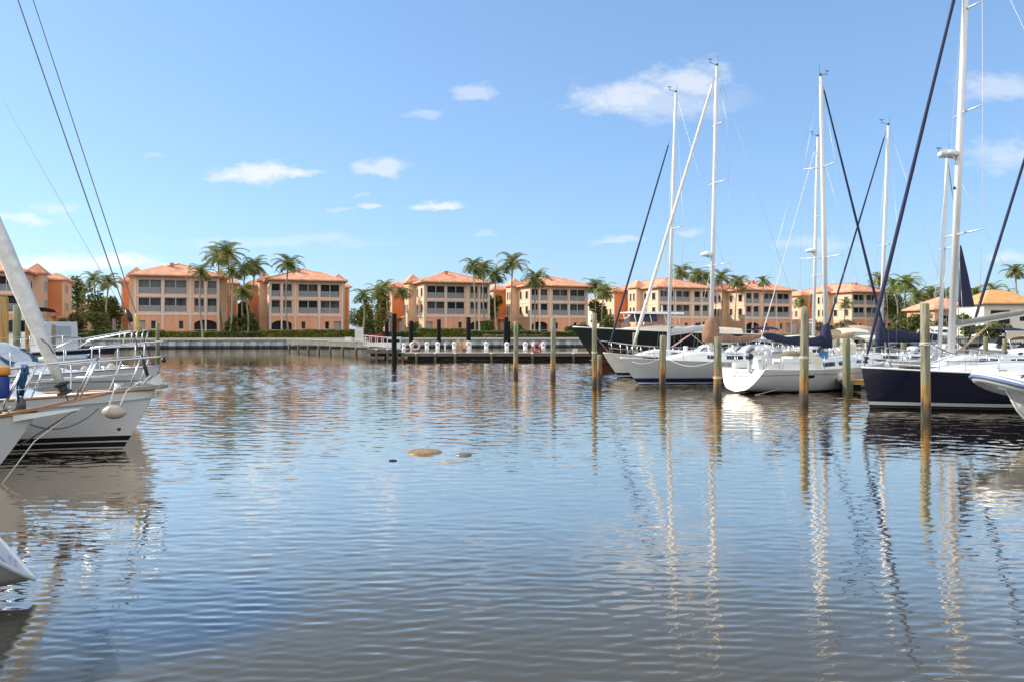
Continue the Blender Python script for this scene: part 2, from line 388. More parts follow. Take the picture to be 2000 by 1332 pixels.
# seawall line and the land behind it
SWA = Vector((-110, 103, 0)); SWB = Vector((150, 141, 0)); SWD = (SWB - SWA).normalized(); SWN = Vector((SWD.y, -SWD.x, 0))   # SWN faces the water
LANDZ = 1.42
lm = MB()
lm.face([SWA - SWD*500 + Vector((0,0,LANDZ)) - SWN*.5, SWB + SWD*700 + Vector((0,0,LANDZ)) - SWN*.5, (2600,3500,LANDZ), (-2600,3500,LANDZ)])
GRASS = mat('lawn', (.075,.10,.03), .9, var=.4, scale=1.3)
tag(lm.build('land', GRASS), kind='structure')
CONC = mat('sunlit concrete cap', (.60,.56,.48), .85, var=.18, scale=2, bump=.3)  # even pale concrete, slightly mottled
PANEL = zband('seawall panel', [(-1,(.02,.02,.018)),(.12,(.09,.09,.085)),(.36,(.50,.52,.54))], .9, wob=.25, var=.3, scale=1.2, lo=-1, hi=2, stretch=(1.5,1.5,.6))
sw = empty('seawall', SWA, math.atan2(SWD.y, SWD.x), 'long grey concrete seawall with a pale cap below the lawns of the orange buildings', 'seawall')
LEN = (SWB - SWA).length
c = MB(); c.box((-40, -.35, 1.16), (LEN+60, .9, 1.46)); c.build('cap', CONC, sw)
p = MB(); p.box((-40, .12, -1), (LEN+60, .6, 1.16)); 
x = -40
while x < LEN + 60:
    p.box((x, -.16, -1), (x+.95, .13, .98)); x += 1.9
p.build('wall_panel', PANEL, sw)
# ------------------------------------------------------------------ apartment buildings
BW, BD, EAVE = 12.3, 20.0, 9.25
UP = (.88,.48,.33); LOWC = (.82,.38,.23)
STUCCO = zband('stucco front', [(-1, LOWC), (3.15, UP)], .9, var=.16, scale=1.1, lo=-1, hi=12, bump=.05, stretch=(1.6,1.6,.3), own=True)
SIDEST = zband('stucco side', [(-1,(.80,.49,.31)), (3.15,(.84,.56,.37))], .9, var=.10, scale=.6, lo=-1, hi=12)
ACCENT = mat('accent orange stucco', (.74,.27,.11), .9, var=.12, scale=.7)
TRIM = mat('pale trim', (.74,.62,.52), .8, var=.06)
def tile_material():
    m = mat('clay roof tiles', (.77,.36,.21), .85, var=.35, scale=.9)
    N, L = m.node_tree.nodes, m.node_tree.links
    tc = N.new('ShaderNodeTexCoord'); wv = N.new('ShaderNodeTexWave'); wv.wave_type = 'BANDS'; wv.bands_direction = 'Z'
    wv.inputs['Scale'].default_value = 1.6; wv.inputs['Distortion'].default_value = .6
    L.new(tc.outputs['Object'], wv.inputs['Vector'])
    bp = N.new('ShaderNodeBump'); bp.inputs['Strength'].default_value = .5; bp.inputs['Distance'].default_value = .08
    L.new(wv.outputs['Fac'], bp.inputs['Height']); L.new(bp.outputs['Normal'], N['Principled BSDF'].inputs['Normal'])
    return m
TILE = tile_material()
TILED = mat('dark ridge tiles', (.50,.18,.09), .85, var=.3)
PANE = mat('lanai dark screen', (.026,.026,.034), .5, var=.6, scale=.8, spec=.15)
PANE2 = mat('lanai screen with pale blinds', (.10,.095,.09), .6, var=.7, scale=1.6, streak=.1, spec=.1)
PANE3 = mat('lanai screen bluish', (.035,.045,.06), .35, var=.6, scale=1.2, spec=.3)
PANEG = mat('grey roll shutter', (.15,.16,.17), .6, var=.15, scale=1)
FRAME = mat('window frame white', (.66,.60,.54), .6, var=.05)
RAILM = mat('lanai railing grey', (.36,.36,.38), .6, var=.08)
DOORG = mat('grey door', (.36,.34,.33), .7, var=.1)
GARAGE = mat('garage door white', (.80,.77,.70), .7, var=.06)

def wall_open(mb, x0, x1, z0, z1, ops, y=0.0, depth=.5, tr=None):
    """wall in the plane y facing -y with real recessed openings [(x0,x1,z0,z1)]"""
    tr = tr or (lambda x, yy, z: (x, yy, z))
    xs = sorted({x0, x1, *[o[0] for o in ops], *[o[1] for o in ops]}); zs = sorted({z0, z1, *[o[2] for o in ops], *[o[3] for o in ops]})
    for a, b in zip(xs[:-1], xs[1:]):
        for c, d in zip(zs[:-1], zs[1:]):
            mx, mz = (a+b)/2, (c+d)/2
            if any(o[0] < mx < o[1] and o[2] < mz < o[3] for o in ops): continue
            mb.face([tr(a,y,c), tr(b,y,c), tr(b,y,d), tr(a,y,d)])
    for a, b, c, d in ops:
        e = y + depth
        mb.face([tr(a,y,c), tr(a,y,d), tr(a,e,d), tr(a,e,c)]); mb.face([tr(b,y,d), tr(b,y,c), tr(b,e,c), tr(b,e,d)])
        mb.face([tr(a,y,d), tr(b,y,d), tr(b,e,d), tr(a,e,d)]); mb.face([tr(b,y,c), tr(a,y,c), tr(a,e,c), tr(b,e,c)])

def hip(mb, x0, x1, y0, y1, z, h, rev=False):
    """hip roof with the ridge along the longer side, with a soffit"""
    w, d = x1-x0, y1-y0; s = min(w, d)/2
    if w > d: r = [(x0+s, (y0+y1)/2, z+h), (x1-s, (y0+y1)/2, z+h)]
    else: r = [((x0+x1)/2, y0+s, z+h), ((x0+x1)/2, y1-s, z+h)]
    A, B, C, D = (x0,y0,z), (x1,y0,z), (x1,y1,z), (x0,y1,z)
    if w > d:
        mb.face([A,B,r[1],r[0]]); mb.face([B,C,r[1]]); mb.face([C,D,r[0],r[1]]); mb.face([D,A,r[0]])
    else:
        mb.face([A,B,r[0]]); mb.face([B,C,r[1],r[0]]); mb.face([C,D,r[1]]); mb.face([D,A,r[0],r[1]])
    t = .22
    lo = [(x0,y0,z-t),(x1,y0,z-t),(x1,y1,z-t),(x0,y1,z-t)]
    for k in range(4):
        k2 = (k+1) % 4; mb.face([lo[k], lo[k2], (A,B,C,D)[k2], (A,B,C,D)[k]])
    mb.face(lo[::-1])
    return r

def make_building(name, mirror):
    root = empty(name, (0,0,0))
    fx = (lambda x: BW - x) if mirror else (lambda x: x)
    def seg(a, b): a, b = fx(a), fx(b); return (min(a,b), max(a,b))
    doubles = [seg(.55,3.85), seg(4.25,7.55)]; singles = [seg(8.55,10.1), seg(10.5,12.0)]
    rows = [(3.62,5.92), (6.45,8.75)]
    ops = [(a, b, z0, z1) for a, b in doubles + singles for z0, z1 in rows]
    gw = [seg(2.3,3.1), seg(6.3,7.1)]
    ops += [(a, b, .95, 2.35) for a, b in gw]
    arch = seg(8.6, 11.95); ops.append((arch[0], arch[1], 0, 2.5))
    dr = seg(.35,1.55); ops.append((dr[0], dr[1], .25, 2.35))
    w = MB(); wall_open(w, 0, BW, 0, EAVE, ops, 0, .55)
    # arch shoulders
    ax0, ax1 = arch; cxm = (ax0+ax1)/2; hw = (ax1-ax0)/2
    for s in (-1, 1):
        pts = [(cxm + s*hw, .004, 2.5)] + [(cxm + s*hw*math.cos(a), .004, 1.75 + .72*math.sin(a)) for a in [PI/2*k/6 for k in range(7)]] + [(cxm, .004, 2.5)]
        w.face(pts if s < 0 else pts[::-1])
    front = w.build('front_wall', STUCCO, root)
    # plain sides and back, with the projecting wings
    s = MB()
    s.face([(0,BD,0),(0,0,0),(0,0,EAVE),(0,BD,EAVE)]); s.face([(BW,0,0),(BW,BD,0),(BW,BD,EAVE),(BW,0,EAVE)]); s.face([(BW,BD,0),(0,BD,0),(0,BD,EAVE),(BW,BD,EAVE)])
    for side in (-1, 1):
        X = 0 if side < 0 else BW
        a, b = sorted((X + side*.002, X + side*1.3)); s.box((a, 6.2, 0), (b, 9.6, EAVE+.25))
        a, b = sorted((X + side*.002, X + side*3.1)); s.box((a, 12.4, 0), (b, BD-.4, EAVE-.35))
        a, b = sorted((X + side*.002, X + side*1.7)); s.box((a, 9.62, 0), (b, 12.2, 3.0))
    s.build('side_wall', SIDEST, root)
    for side in (-1, 1):
        X = 0 if side < 0 else BW
        a, b = sorted((X + side*.05, X + side*2.85))
        q = MB(); q.box((a, 12.33, .2), (b, 12.4, 2.9)); q.box((a, 12.33, 3.2), (b, 12.4, EAVE-.6)); q.build('accent_panel', ACCENT, root)
    # windows
    def window(a, b, z0, z1, dbl, pane, rail, y=.0):
        f = MB(); t = .09; yy0, yy1 = y+.10, y+.18
        f.box((a,yy0,z0),(a+t,yy1,z1)); f.box((b-t,yy0,z0),(b,yy1,z1)); f.box((a+t,yy0,z1-t),(b-t,yy1,z1)); f.box((a+t,yy0,z0),(b-t,yy1,z0+t))
        if dbl: m = (a+b)/2; f.box((m-.05,yy0+.01,z0+t),(m+.05,yy1-.01,z1-t))
        fo = f.build('window', FRAME, root)
        g = MB(); g.face([(a,y+.54,z0),(b,y+.54,z0),(b,y+.54,z1),(a,y+.54,z1)]); g.build('pane', pane, fo)
        if rail:
            r = MB(); r.box((a+t,yy0-.03,z0+.98),(b-t,yy1-.03,z0+1.06))
            n = int((b-a)/.15)
            for k in range(1, n): x = a+t + (b-a-2*t)*k/n; r.box((x-.05,yy0+.0,z0+t+.03),(x+.05,yy0+.03,z0+.98))
            r.build('railing', RAILM, fo)
    for a, b in doubles:
        for z0, z1 in rows: window(a, b, z0, z1, True, PANE, True)
    for a, b in singles:
        for z0, z1 in rows: window(a, b, z0, z1, False, PANE, True)
    for a, b in gw: window(a, b, .95, 2.35, False, PANE, False)
    g = MB(); g.face([(ax0,.50,0),(ax1,.50,0),(ax1,.50,2.5),(ax0,.50,2.5)]); go = g.build('arched_lanai_screen', PANE, root)
    f = MB(); f.box((cxm-.12,.2,0),(cxm+.12,.36,2.5)); f.box((ax0,.26,.85),(cxm-.12,.31,.92)); f.box((cxm+.12,.26,.85),(ax1,.31,.92)); f.build('frame', FRAME, go)
    d = MB(); d.box((dr[0]+.03,.25,.25),(dr[1]-.03,.31,2.33)); d.build('utility_door', DOORG, root)
    # trim bands and pilasters, proud of the wall
    for z0, z1 in ((3.16,3.40),(6.02,6.22),(8.98,9.16)):
        t = MB(); t.box((-.06,-.07,z0),(BW+.06,-.003,z1)); t.build('trim_band', TRIM, root)
    for xa in (4.05, 8.05, 10.3):
        x = fx(xa); t = MB()
        for z0, z1 in ((0,3.155),(3.405,6.015),(6.225,8.975)): t.box((x-.14,-.10,z0),(x+.14,-.003,z1))
        t.build('pilaster', TRIM, root)
    for x in (-.05, BW-.27):
        t = MB(); 
        for z0, z1 in ((0,3.155),(3.405,6.015),(6.225,8.975)): t.box((x,-.09,z0),(x+.32,-.003,z1))
        t.build('corner_pier', TRIM, root)
    # side windows, garage doors, lean-to roofs
    for side in (-1, 1):
        X = 0 if side < 0 else BW
        def sidewin(y0, y1, z0, z1, out=0.0, m=PANE):
            xo = X + side*(out + .003); a, b = sorted((xo, xo + side*.08))
            f = MB()
            f.box((a,y0-.1,z0-.1),(b,y0,z1+.1)); f.box((a,y1,z0-.1),(b,y1+.1,z1+.1)); f.box((a,y0,z0-.1),(b,y1,z0)); f.box((a,y0,z1),(b,y1,z1+.1))
            fo = f.build('window', FRAME, root)
            a2, b2 = sorted((xo, xo + side*.03)); g = MB(); g.box((a2,y0,z0),(b2,y1,z1)); g.build('pane', m, fo)
        for z0 in (4.0, 6.9):
            sidewin(.9, 2.1, z0, z0+1.4); sidewin(4.2, 5.2, z0, z0+1.4)
            sidewin(6.8, 7.45, z0, z0+1.5, 1.3); sidewin(8.2, 8.85, z0, z0+1.5, 1.3)
            sidewin(13.6, 14.3, z0, z0+1.3, 3.1); sidewin(15.2, 15.9, z0, z0+1.3, 3.1)
        xo = X + side*3.105; a, b = sorted((xo, xo + side*.06))
        gd = MB(); gd.box((a, 14.0, .05), (b, 16.8, 2.3)); gd.build('garage_door', GARAGE, root)
        xo = X + side*1.705; a, b = sorted((xo, xo + side*.06))
        gd = MB(); gd.box((a, 9.9, .05), (b, 11.9, 2.3)); gd.build('garage_door', GARAGE, root)
        lr = MB(); a = X + side*.003; b = X + side*2.1
        lr.face([(b,9.4,3.05),(b,12.35,3.05),(a,12.35,3.95),(a,9.4,3.95)]); lr.face([(b,9.4,3.05),(a,9.4,3.95),(a,9.4,3.02)]); lr.face([(b,12.35,3.05),(a,12.35,3.02),(a,12.35,3.95)]); lr.face([(b,9.4,3.05),(a,9.4,3.02),(a,12.35,3.02),(b,12.35,3.05)])
        lr.build('lean_to_roof', TILE, root)
        t = MB(); a, b = sorted((X + side*.003, X + side*.07)); t.box((a,0,3.16),(b,6.19,3.38)); t.box((a,0,6.02),(b,6.19,6.2)); t.build('side_band', TRIM, root)
    # roofs
    rf = MB(); rdg = hip(rf, -.75, BW+.75, -.75, BD+.5, EAVE+.22, 2.25); roof = rf.build('roof', TILE, root)
    xa, xb = seg(-.2, 7.9)
    rf = MB(); hip(rf, xa-.5, xb+.5, -1.1, 7.5, EAVE+.2, 1.75); rf.build('porch_roof', TILE, root)
    rc = MB(); rc.tube([rdg[0], rdg[1]], .16, 5); 
    for c_, r_ in (((-.75,-.75),0),((BW+.75,-.75),0),((BW+.75,BD+.5),1),((-.75,BD+.5),1)): rc.tube([(c_[0],c_[1],EAVE+.24), rdg[r_]], .11, 5)
    rc.build('ridge_cap', TILED, roof)
    for k, (vx, vy) in enumerate(((.42,.2),(.62,.45))):
        vb = MB(); vb.box((BW*vx-.28, BD*vy-.28, EAVE+1.6), (BW*vx+.28, BD*vy+.28, EAVE+2.45)); vb.build('roof_vent', TILED, roof)
    for side in (-1, 1):
        X = 0 if side < 0 else BW
        a, b = sorted((X - side*1.2, X + side*1.75)); rf = MB(); hip(rf, a, b, 5.7, 10.1, EAVE+.47, 1.45); rf.build('tower_roof', TILE, root)
        s2 = MB(); a, b = sorted((X - side*.9, X - side*.003)); s2.box((a, 6.2, EAVE+.02), (b, 9.6, EAVE+.24)); s2.build('tower_parapet', SIDEST, root)
        a, b = sorted((X + side*.003, X + side*3.6)); rf = MB(); hip(rf, a, b, 11.9, BD+.1, EAVE-.12, 1.1); rf.build('wing_roof', TILE, root)
    return root
PHI = R(21); BZ = 1.75
protoA = make_building('apartment_building', False); protoM = make_building('apartment_building', True)
GB = 'orange three storey apartment buildings along the far shore'
BLD = [(-152,108,'M','orange apartment building at the left edge, partly hidden by the thick furled sail'),
 (262,119,'A','orange apartment building with grey shutters on its top storey and an orange side panel'),
 (526,130,'M','orange apartment building with arched ground floor openings, behind the lone palm and the white cabinet'),
 (828,136,'A','orange apartment building with sunlit cream side, behind the tall black pilings of the fuel dock'),
 (1035,147,'M','orange apartment building with palm shadowed side, behind the bow of the dark yacht'),
 (1285,153,'A','orange apartment building seen between the two tall masts with the white furled sail between them'),
 (1455,163,'M','orange apartment building behind the brown sail cover, with a palm in front of its roof'),
 (1663,171,'A','farthest orange apartment building, behind the crossing navy furled sails')]
first = {}
for k, (px, Y, ty, lab) in enumerate(BLD):
    pr = protoA if ty == 'A' else protoM
    o = pr if ty not in first else copy_tree(pr); first[ty] = 1
    q = at(px, HY, Y); o.location = (q.x, Y, BZ); o.rotation_euler.z = PHI
    tag(o, lab, 'building', GB); rw = random.Random(k*11+1)
    for pn in [x for w_ in bpy.data.objects if w_.parent == o and w_.name.startswith('window') for x in bpy.data.objects if x.parent == w_ and x.name.startswith('pane')]:
        pn.material_slots[0].link = 'OBJECT'; pn.material_slots[0].material = rw.choice([PANE, PANE, PANE2, PANE3])
    if k == 1:      # grey shutters on the top storey
        for w_ in [x for x in bpy.data.objects if x.parent == o and x.name.startswith('window')]:
            zs = [vv.co.z for vv in w_.data.vertices]
            if min(zs) > 6.3:
                for pn in [x for x in bpy.data.objects if x.parent == w_ and x.name.startswith('pane')]:
                    pn.material_slots[0].link = 'OBJECT'; pn.material_slots[0].material = PANEG
# low houses and far roofs
HW = mat('house white stucco', (.72,.67,.58), .9, var=.08)
HO = mat('house peach stucco', (.62,.36,.22), .9, var=.08)
TILEY = mat('bright orange roof tiles', (.72,.36,.13), .85, var=.2, scale=.8)
def house(px, Y, w, d, h, rh, m, roofm, label, base=1.6, rz=PHI, arch=False):
    q = at(px, HY, Y); root = empty('villa', (q.x, Y, base), rz, label, 'house', 'low villas between the palms')
    b = MB(); ops = [(w*.12, w*.5, h*.35, h*.82), (w*.66, w*.8, h*.45, h*.8), (w*.84, w*.95, h*.45, h*.8)] if arch else [(w*.2, w*.4, h*.4, h*.8), (w*.6, w*.8, h*.4, h*.8)]
    wall_open(b, 0, w, 0, h, ops, 0, .4)
    b.face([(0,d,0),(0,0,0),(0,0,h),(0,d,h)]); b.face([(w,0,0),(w,d,0),(w,d,h),(w,0,h)]); b.face([(w,d,0),(0,d,0),(0,d,h),(w,d,h)])
    b.build('wall', m, root)
    for a, c_, z0, z1 in ops:
        f = MB(); f.box((a,.1,z0),(a+.1,.18,z1)); f.box((c_-.1,.1,z0),(c_,.18,z1)); f.box((a+.1,.1,z1-.1),(c_-.1,.18,z1)); f.box((a+.1,.1,z0),(c_-.1,.18,z0+.1)); fo = f.build('window', FRAME, root)
        g = MB(); g.face([(a,.39,z0),(c_,.39,z0),(c_,.39,z1),(a,.39,z1)]); g.build('pane', PANE, fo)
    r = MB(); hip(r, -.7, w+.7, -.7, d+.7, h+.2, rh); r.build('roof', roofm, root)
house(1826, 138, 7.4, 8, 4.6, 2.3, HO, TILE, 'peach villa with orange roof behind the tall piling and the thin mast', rz=.12)
house(1922, 128, 9.5, 7, 5.3, 2.4, HW, TILEY, 'white villa with bright orange hip roof and wide dark window', arch=True, rz=.08)
house(128, 150, 8, 7, 4.3, 2.6, HO, TILE, 'low pink roofed villa among the trees left of the shuttered building')
house(438, 150, 9, 7, 4.2, 2.4, HO, TILEY, 'low orange roofed villa glimpsed between the palm group and the arched building')
house(948, 168, 10, 7, 6.5, 2.4, HW, TILEY, 'far orange roofed villa between two apartment buildings behind the tall palms')
house(1172, 172, 8, 7, 7.0, 2.4, HW, TILE, 'far cream villa behind the palms beside the dark yacht')
# ------------------------------------------------------------------ palms, trees, hedges
PALML = [leafmat('palm leaf green', (.085,.125,.035), (.32,.35,.10)), leafmat('palm leaf yellow green', (.12,.13,.032), (.44,.39,.10)), leafmat('palm leaf dry', (.10,.08,.03), (.28,.20,.08))]
TRUNK = mat('palm trunk', (.34,.28,.20), .9, var=.35, scale=2, streak=4, bump=.4)
BARK = mat('tree bark', (.15,.11,.08), .9, var=.3, bump=.4)
def crown_mesh(seed, nf, Rr, lift, wind):
    rnd = random.Random(seed); mb = MB()
    for k in range(nf):
        az = 2*PI*(k*.618 + rnd.uniform(-.06,.06)); t0 = k/nf
        el = lerp(1.35, -.45, t0**.85) + rnd.uniform(-.15,.15); L_ = Rr*rnd.uniform(.82,1.12)*(.75+.4*math.sin(PI*min(1,t0+.25)))
        mb.cur = 2 if t0 > .93 else (1 if rnd.random() < .33 else 0)
        p = Vector((0,0,.1)); seg = 9; path = []
        droop = rnd.uniform(.13,.2) * (1.0 if t0 < .75 else .6)
        for i in range(seg+1):
            path.append(p.copy())
            e = el - droop*i*(.6+.09*i)
            dd = Vector((math.cos(az)*math.cos(e), math.sin(az)*math.cos(e), math.sin(e)))
            dd += Vector((wind,0,0))*i/seg*.5; dd.normalize()
            p = p + dd*L_/seg
        mb.tube(path, [.05*(1-.8*i/seg) for i in range(seg+1)], 3)
        nl = 15
        for i in range(1, nl+1):
            t = i/nl*seg*.97; a = int(min(seg-1, t)); q = path[a].lerp(path[a+1], t-a); d = (path[a+1]-path[a]).normalized()
            s = d.cross(Vector((0,0,1))); s = s.normalized() if s.length > .05 else Vector((1,0,0))
            up = s.cross(d)
            ll = Rr*.34*(math.sin(PI*min(.97, i/nl*.85+.12)))**.6*rnd.uniform(.8,1.15)
            for sg in (-1, 1):
                tip = q + (s*sg*.72 + d*.62 + up*.12).normalized()*ll - Vector((0,0,ll*.34)); w = d*.085
                mb.face([q-w, q+w, tip+w*.25, tip-w*.3])
    return mb
CROWNS = []
PROTO = empty('proto', (0,0,0))
for sd_ in range(5):
    o = crown_mesh(sd_*7+3, (26,20,30,17,23)[sd_], (2.75,2.5,2.9,2.6,3.0)[sd_], 0, (.25,.05,.45,.15,.6)[sd_]).build('crown', PALML); CROWNS.append(o.data); bpy.data.objects.remove(o)
bpy.data.objects.remove(PROTO)
rp = random.Random(5)
def palm(px, py, Y, label, s=1.0, bpx=None, base=1.45, lean=None):
    q = at(px, py, Y); bx = at(bpx if bpx is not None else px + rp.uniform(-6,6), HY, Y).x
    root = empty('palm_tree', (bx, Y, base), 0, label, 'palm tree', 'palm trees on the far shore')
    top = Vector((q.x-bx, 0, q.z-base)); bow = rp.uniform(-.9,.9)
    pts = [Vector((top.x*(i/9)**1.4 + bow*math.sin(PI*i/9)*.5, .12*math.sin(i), top.z*i/9)) for i in range(10)]
    pts[-1] = top
    t = MB(); t.tube(pts, [(.20 if i == 0 else .155-.005*i)*s**.5 for i in range(10)], 7); t.build('trunk', TRUNK, root, smooth=True)
    c = bpy.data.objects.new('crown', rp.choice(CROWNS)); COL.objects.link(c); c.parent = root
    c.location = top; c.rotation_euler = (rp.uniform(-.1,.1), rp.uniform(-.1,.1), rp.uniform(-.5,.5)); k = s*rp.uniform(.92,1.08); c.scale = (k, k, k*rp.uniform(.95,1.1))
    return root
PALMS = [(183,548,138,'small palm above the trees left of the shuttered building',.8),(211,553,121,'low palm with drooping fronds touching the left stay',1.0),
 (392,534,113,'palm standing in front of the shuttered building',1.0,396),(427,503,126,'tall palm leaning out at the left of the palm group',1.05,436),(443,498,121,'tallest palm of the group between the first two buildings',1.15,446),
 (452,532,117,'shorter yellowish palm in front of the palm group',1.0,447),(478,532,122,'dark slender palm in the middle of the palm group',.95,474),(498,522,128,'slim palm at the right of the palm group',1.0,492),(476,572,119,'short palm with dry fronds low in the palm group',.9,482),
 (563,517,121,'lone palm in front of the arched building',1.1,564),(710,580,120,'dark drooping palm left of the white cabinet',.95,707),(741,572,129,'yellow green palm behind the white cabinet',1.0,738),(752,562,140,'far palm peeping over the trees left of the sunlit building',.8),
 (786,574,129,'palm standing before the orange panel of the sunlit building',.9,789),(924,522,126,'palm in front of the right end of the sunlit building',1.05,928),(944,528,134,'bushy palm behind the right end of the sunlit building',1.0,950),(968,540,131,'yellowish palm between the sunlit and the shadow flecked building',1.05,972),
 (1001,517,129,'tall windblown palm left of the shadow flecked building',1.1,998),(1046,546,133,'palm before the front of the shadow flecked building',1.0,1044),(1161,560,152,'palm behind the right end of the shadow flecked building',.95),(1181,572,147,'palm over the bow of the dark yacht',1.05,1178),
 (1331,533,172,'palm rising behind the roof right of the thin grey mast',1.1),(1362,540,178,'bushy palm behind the roof left of the radar mast',1.15),(1380,548,176,'palm just left of the radar mast',1.1),(1409,545,164,'palm just right of the radar mast',1.05,1405),(1441,553,161,'palm with its shadow on the cream wall right of the radar mast',1.0,1436),(1491,552,158,'palm in front of the building behind the brown sail cover',.85,1488),
 (1566,592,160,'small palm left of the twin masts',.8),(1652,596,165,'small dark palm before the farthest building',.8),(1718,548,176,'palm behind the mast of the navy boom cover boat',1.1),(1746,560,168,'palm at the left of the yellow palm clump',1.15,1752),(1770,556,166,'yellow palm in the clump right of the farthest building',1.2,1766),(1792,582,158,'low palm at the right of the yellow palm clump',1.1),
 (1817,574,160,'palm behind the top of the nearest right piling',1.0),(1846,578,156,'palm behind the thin mast beside the radar dome',1.0),(1906,574,150,'palm behind the navy triangular sail',1.05),(1940,570,152,'palm behind the white villa',1.15),(1966,580,155,'palm over the bright orange villa roof',1.1),(1984,532,139,'tall palm at the right edge over the orange roofs',1.15,1982)]
for a in PALMS: palm(*a[:4], s=a[4], bpx=a[5] if len(a) > 5 else None)

LEAFD = leafmat('broad leaf dark', (.055,.08,.024), (.19,.22,.055), .35)
LEAFM = leafmat('broad leaf mid', (.065,.085,.022), (.24,.25,.055), .3)
LEAFY = leafmat('broad leaf yellow', (.11,.11,.022), (.36,.31,.075), .25)
HEDGEM = leafmat('clipped hedge leaf', (.09,.105,.022), (.34,.33,.065), .3)
DRYL = leafmat('dry shrub leaf', (.10,.085,.04), (.28,.22,.12), .2)
def leaves(mb, rnd, blobs, n, size):
    tot = sum(b[3]*b[4]*b[5] for b in blobs)
    for (cx, cy, cz, rx, ry, rz) in blobs:
        for _ in range(max(30, int(n*rx*ry*rz/tot))):
            while True:
                x, y, z = rnd.uniform(-1,1), rnd.uniform(-1,1), rnd.uniform(-1,1); r2 = x*x+y*y+z*z
                if .25 < r2 < 1 or (r2 < .25 and rnd.random() < .2): break
            k = rnd.uniform(.85,1.12); c = Vector((cx+x*rx*k, cy+y*ry*k, cz+z*rz*k))
            a = Vector((rnd.uniform(-1,1), rnd.uniform(-1,1), rnd.uniform(-.6,.6))).normalized(); b = a.cross(Vector((rnd.uniform(-1,1), rnd.uniform(-1,1), rnd.uniform(-1,1)))).normalized()
            s = size*rnd.uniform(.6,1.3)
            mb.face([c-a*s, c+b*s*.45, c+a*s, c-b*s*.45])
def tree(px, Y, top, width, m, label, name='tree', cat='tree', group='broadleaf trees on the far shore', trunk=True, n=1500, base=1.45, seed=0):
    """top = photo row of the crown top, width in photo pixels"""
    rnd = random.Random(int(px*7+top)+seed); q = at(px, top, Y); H = q.z - base; w = width*Y/F/2
    root = empty(name, (q.x, Y, base), 0, label, cat, group)
    z0 = H*.30 if trunk else 0
    blobs = []
    for k in range(7 if trunk else 5):
        a = rnd.uniform(0, 2*PI); rr = rnd.uniform(.15,.62)*w
        rx = w*rnd.uniform(.38,.58); rz = (H-z0)*rnd.uniform(.22,.36)
        cz = rnd.uniform(z0+rz*.7, H-rz) if k else H-rz
        blobs.append((math.cos(a)*rr, math.sin(a)*rr*.7, cz, rx, rx*.8, rz))
    mb = MB(); leaves(mb, rnd, blobs, n, .30); mb.build('crown' if trunk else 'foliage', m, root)
    t = MB()
    if trunk:
        t.tube([(0,0,0),(.1,0,z0*.6),(.05,0,z0+.3),(0,.1,H*.6)], [.22,.17,.13,.06], 6)
        for b in blobs[:4]: t.tube([(.05,0,z0*.9), (b[0]*.5,b[1]*.5,lerp(z0,b[2],.6)), (b[0],b[1],b[2])], [.11,.08,.04], 5)
        t.build('trunk', BARK, root, smooth=True)
    else:
        for b in blobs: t.tube([(0,0,0),(b[0],b[1],b[2])], [.06,.03], 5)
        t.build('stem', BARK, root)
TREES = [(150,142,536,52,LEAFM,'round green tree beside the red end wall at the left'),(186,138,556,56,LEAFD,'dark tree behind the left stays'),(216,128,578,44,LEAFD,'dark tree hugging the orange side panel'),
 (468,140,588,40,LEAFD,'dark tree behind the palm group'),(436,148,590,30,LEAFM,'green tree between the shuttered building and the palms'),(716,138,592,40,LEAFY,'yellow green tree left of the sunlit building'),(745,142,560,40,LEAFY,'yellowish tree touching the sunlit building'),
 (962,146,575,36,LEAFM,'green tree between the sunlit and the shadow flecked building'),(1172,158,585,40,LEAFM,'green tree beside the bow of the dark yacht'),(1745,172,572,60,LEAFM,'loose green tree right of the farthest building'),(1786,160,596,70,LEAFD,'dark tree below the yellow palm clump'),
 (1880,150,585,60,LEAFD,'dark tree behind the peach villa'),(1935,165,580,80,LEAFD,'dark tree mass behind the white villa'),(1990,160,575,60,LEAFM,'green tree behind the villa at the right edge'),(1590,185,590,50,LEAFD,'dark tree behind the twin masts'),(1398,190,560,60,LEAFD,'dark tree between two roofs behind the radar mast')]
for a in TREES: tree(*a)
for k, (px, Y, top, w, m, lab) in enumerate([(160,176,585,90,LEAFD,'far dark tree filling the gap left of the orange side panel'),(215,168,600,70,LEAFM,'far green tree low in the gap beside the orange side panel'),(448,186,590,90,LEAFM,'far green tree behind the palm group'),(490,188,604,80,LEAFD,'far dark tree left of the arched building'),
 (722,186,588,70,LEAFM,'far green tree left of the sunlit building'),(700,190,600,50,LEAFD,'far dark tree just right of the arched building'),(965,205,600,60,LEAFD,'far dark tree between the sunlit and the shadow flecked building'),(1180,210,592,70,LEAFD,'far dark tree above the bow of the dark yacht'),
 (1755,212,590,90,LEAFD,'far dark tree beyond the yellow palm clump'),(1815,205,582,110,LEAFM,'far green tree beyond the peach villa'),(1880,205,588,100,LEAFD,'far dark tree beyond the navy triangular sail'),(1960,205,584,120,LEAFM,'far green tree beyond the white villa')]):
    tree(px, Y, top, w, m, lab, group='far trees behind the buildings', n=1500, trunk=False)
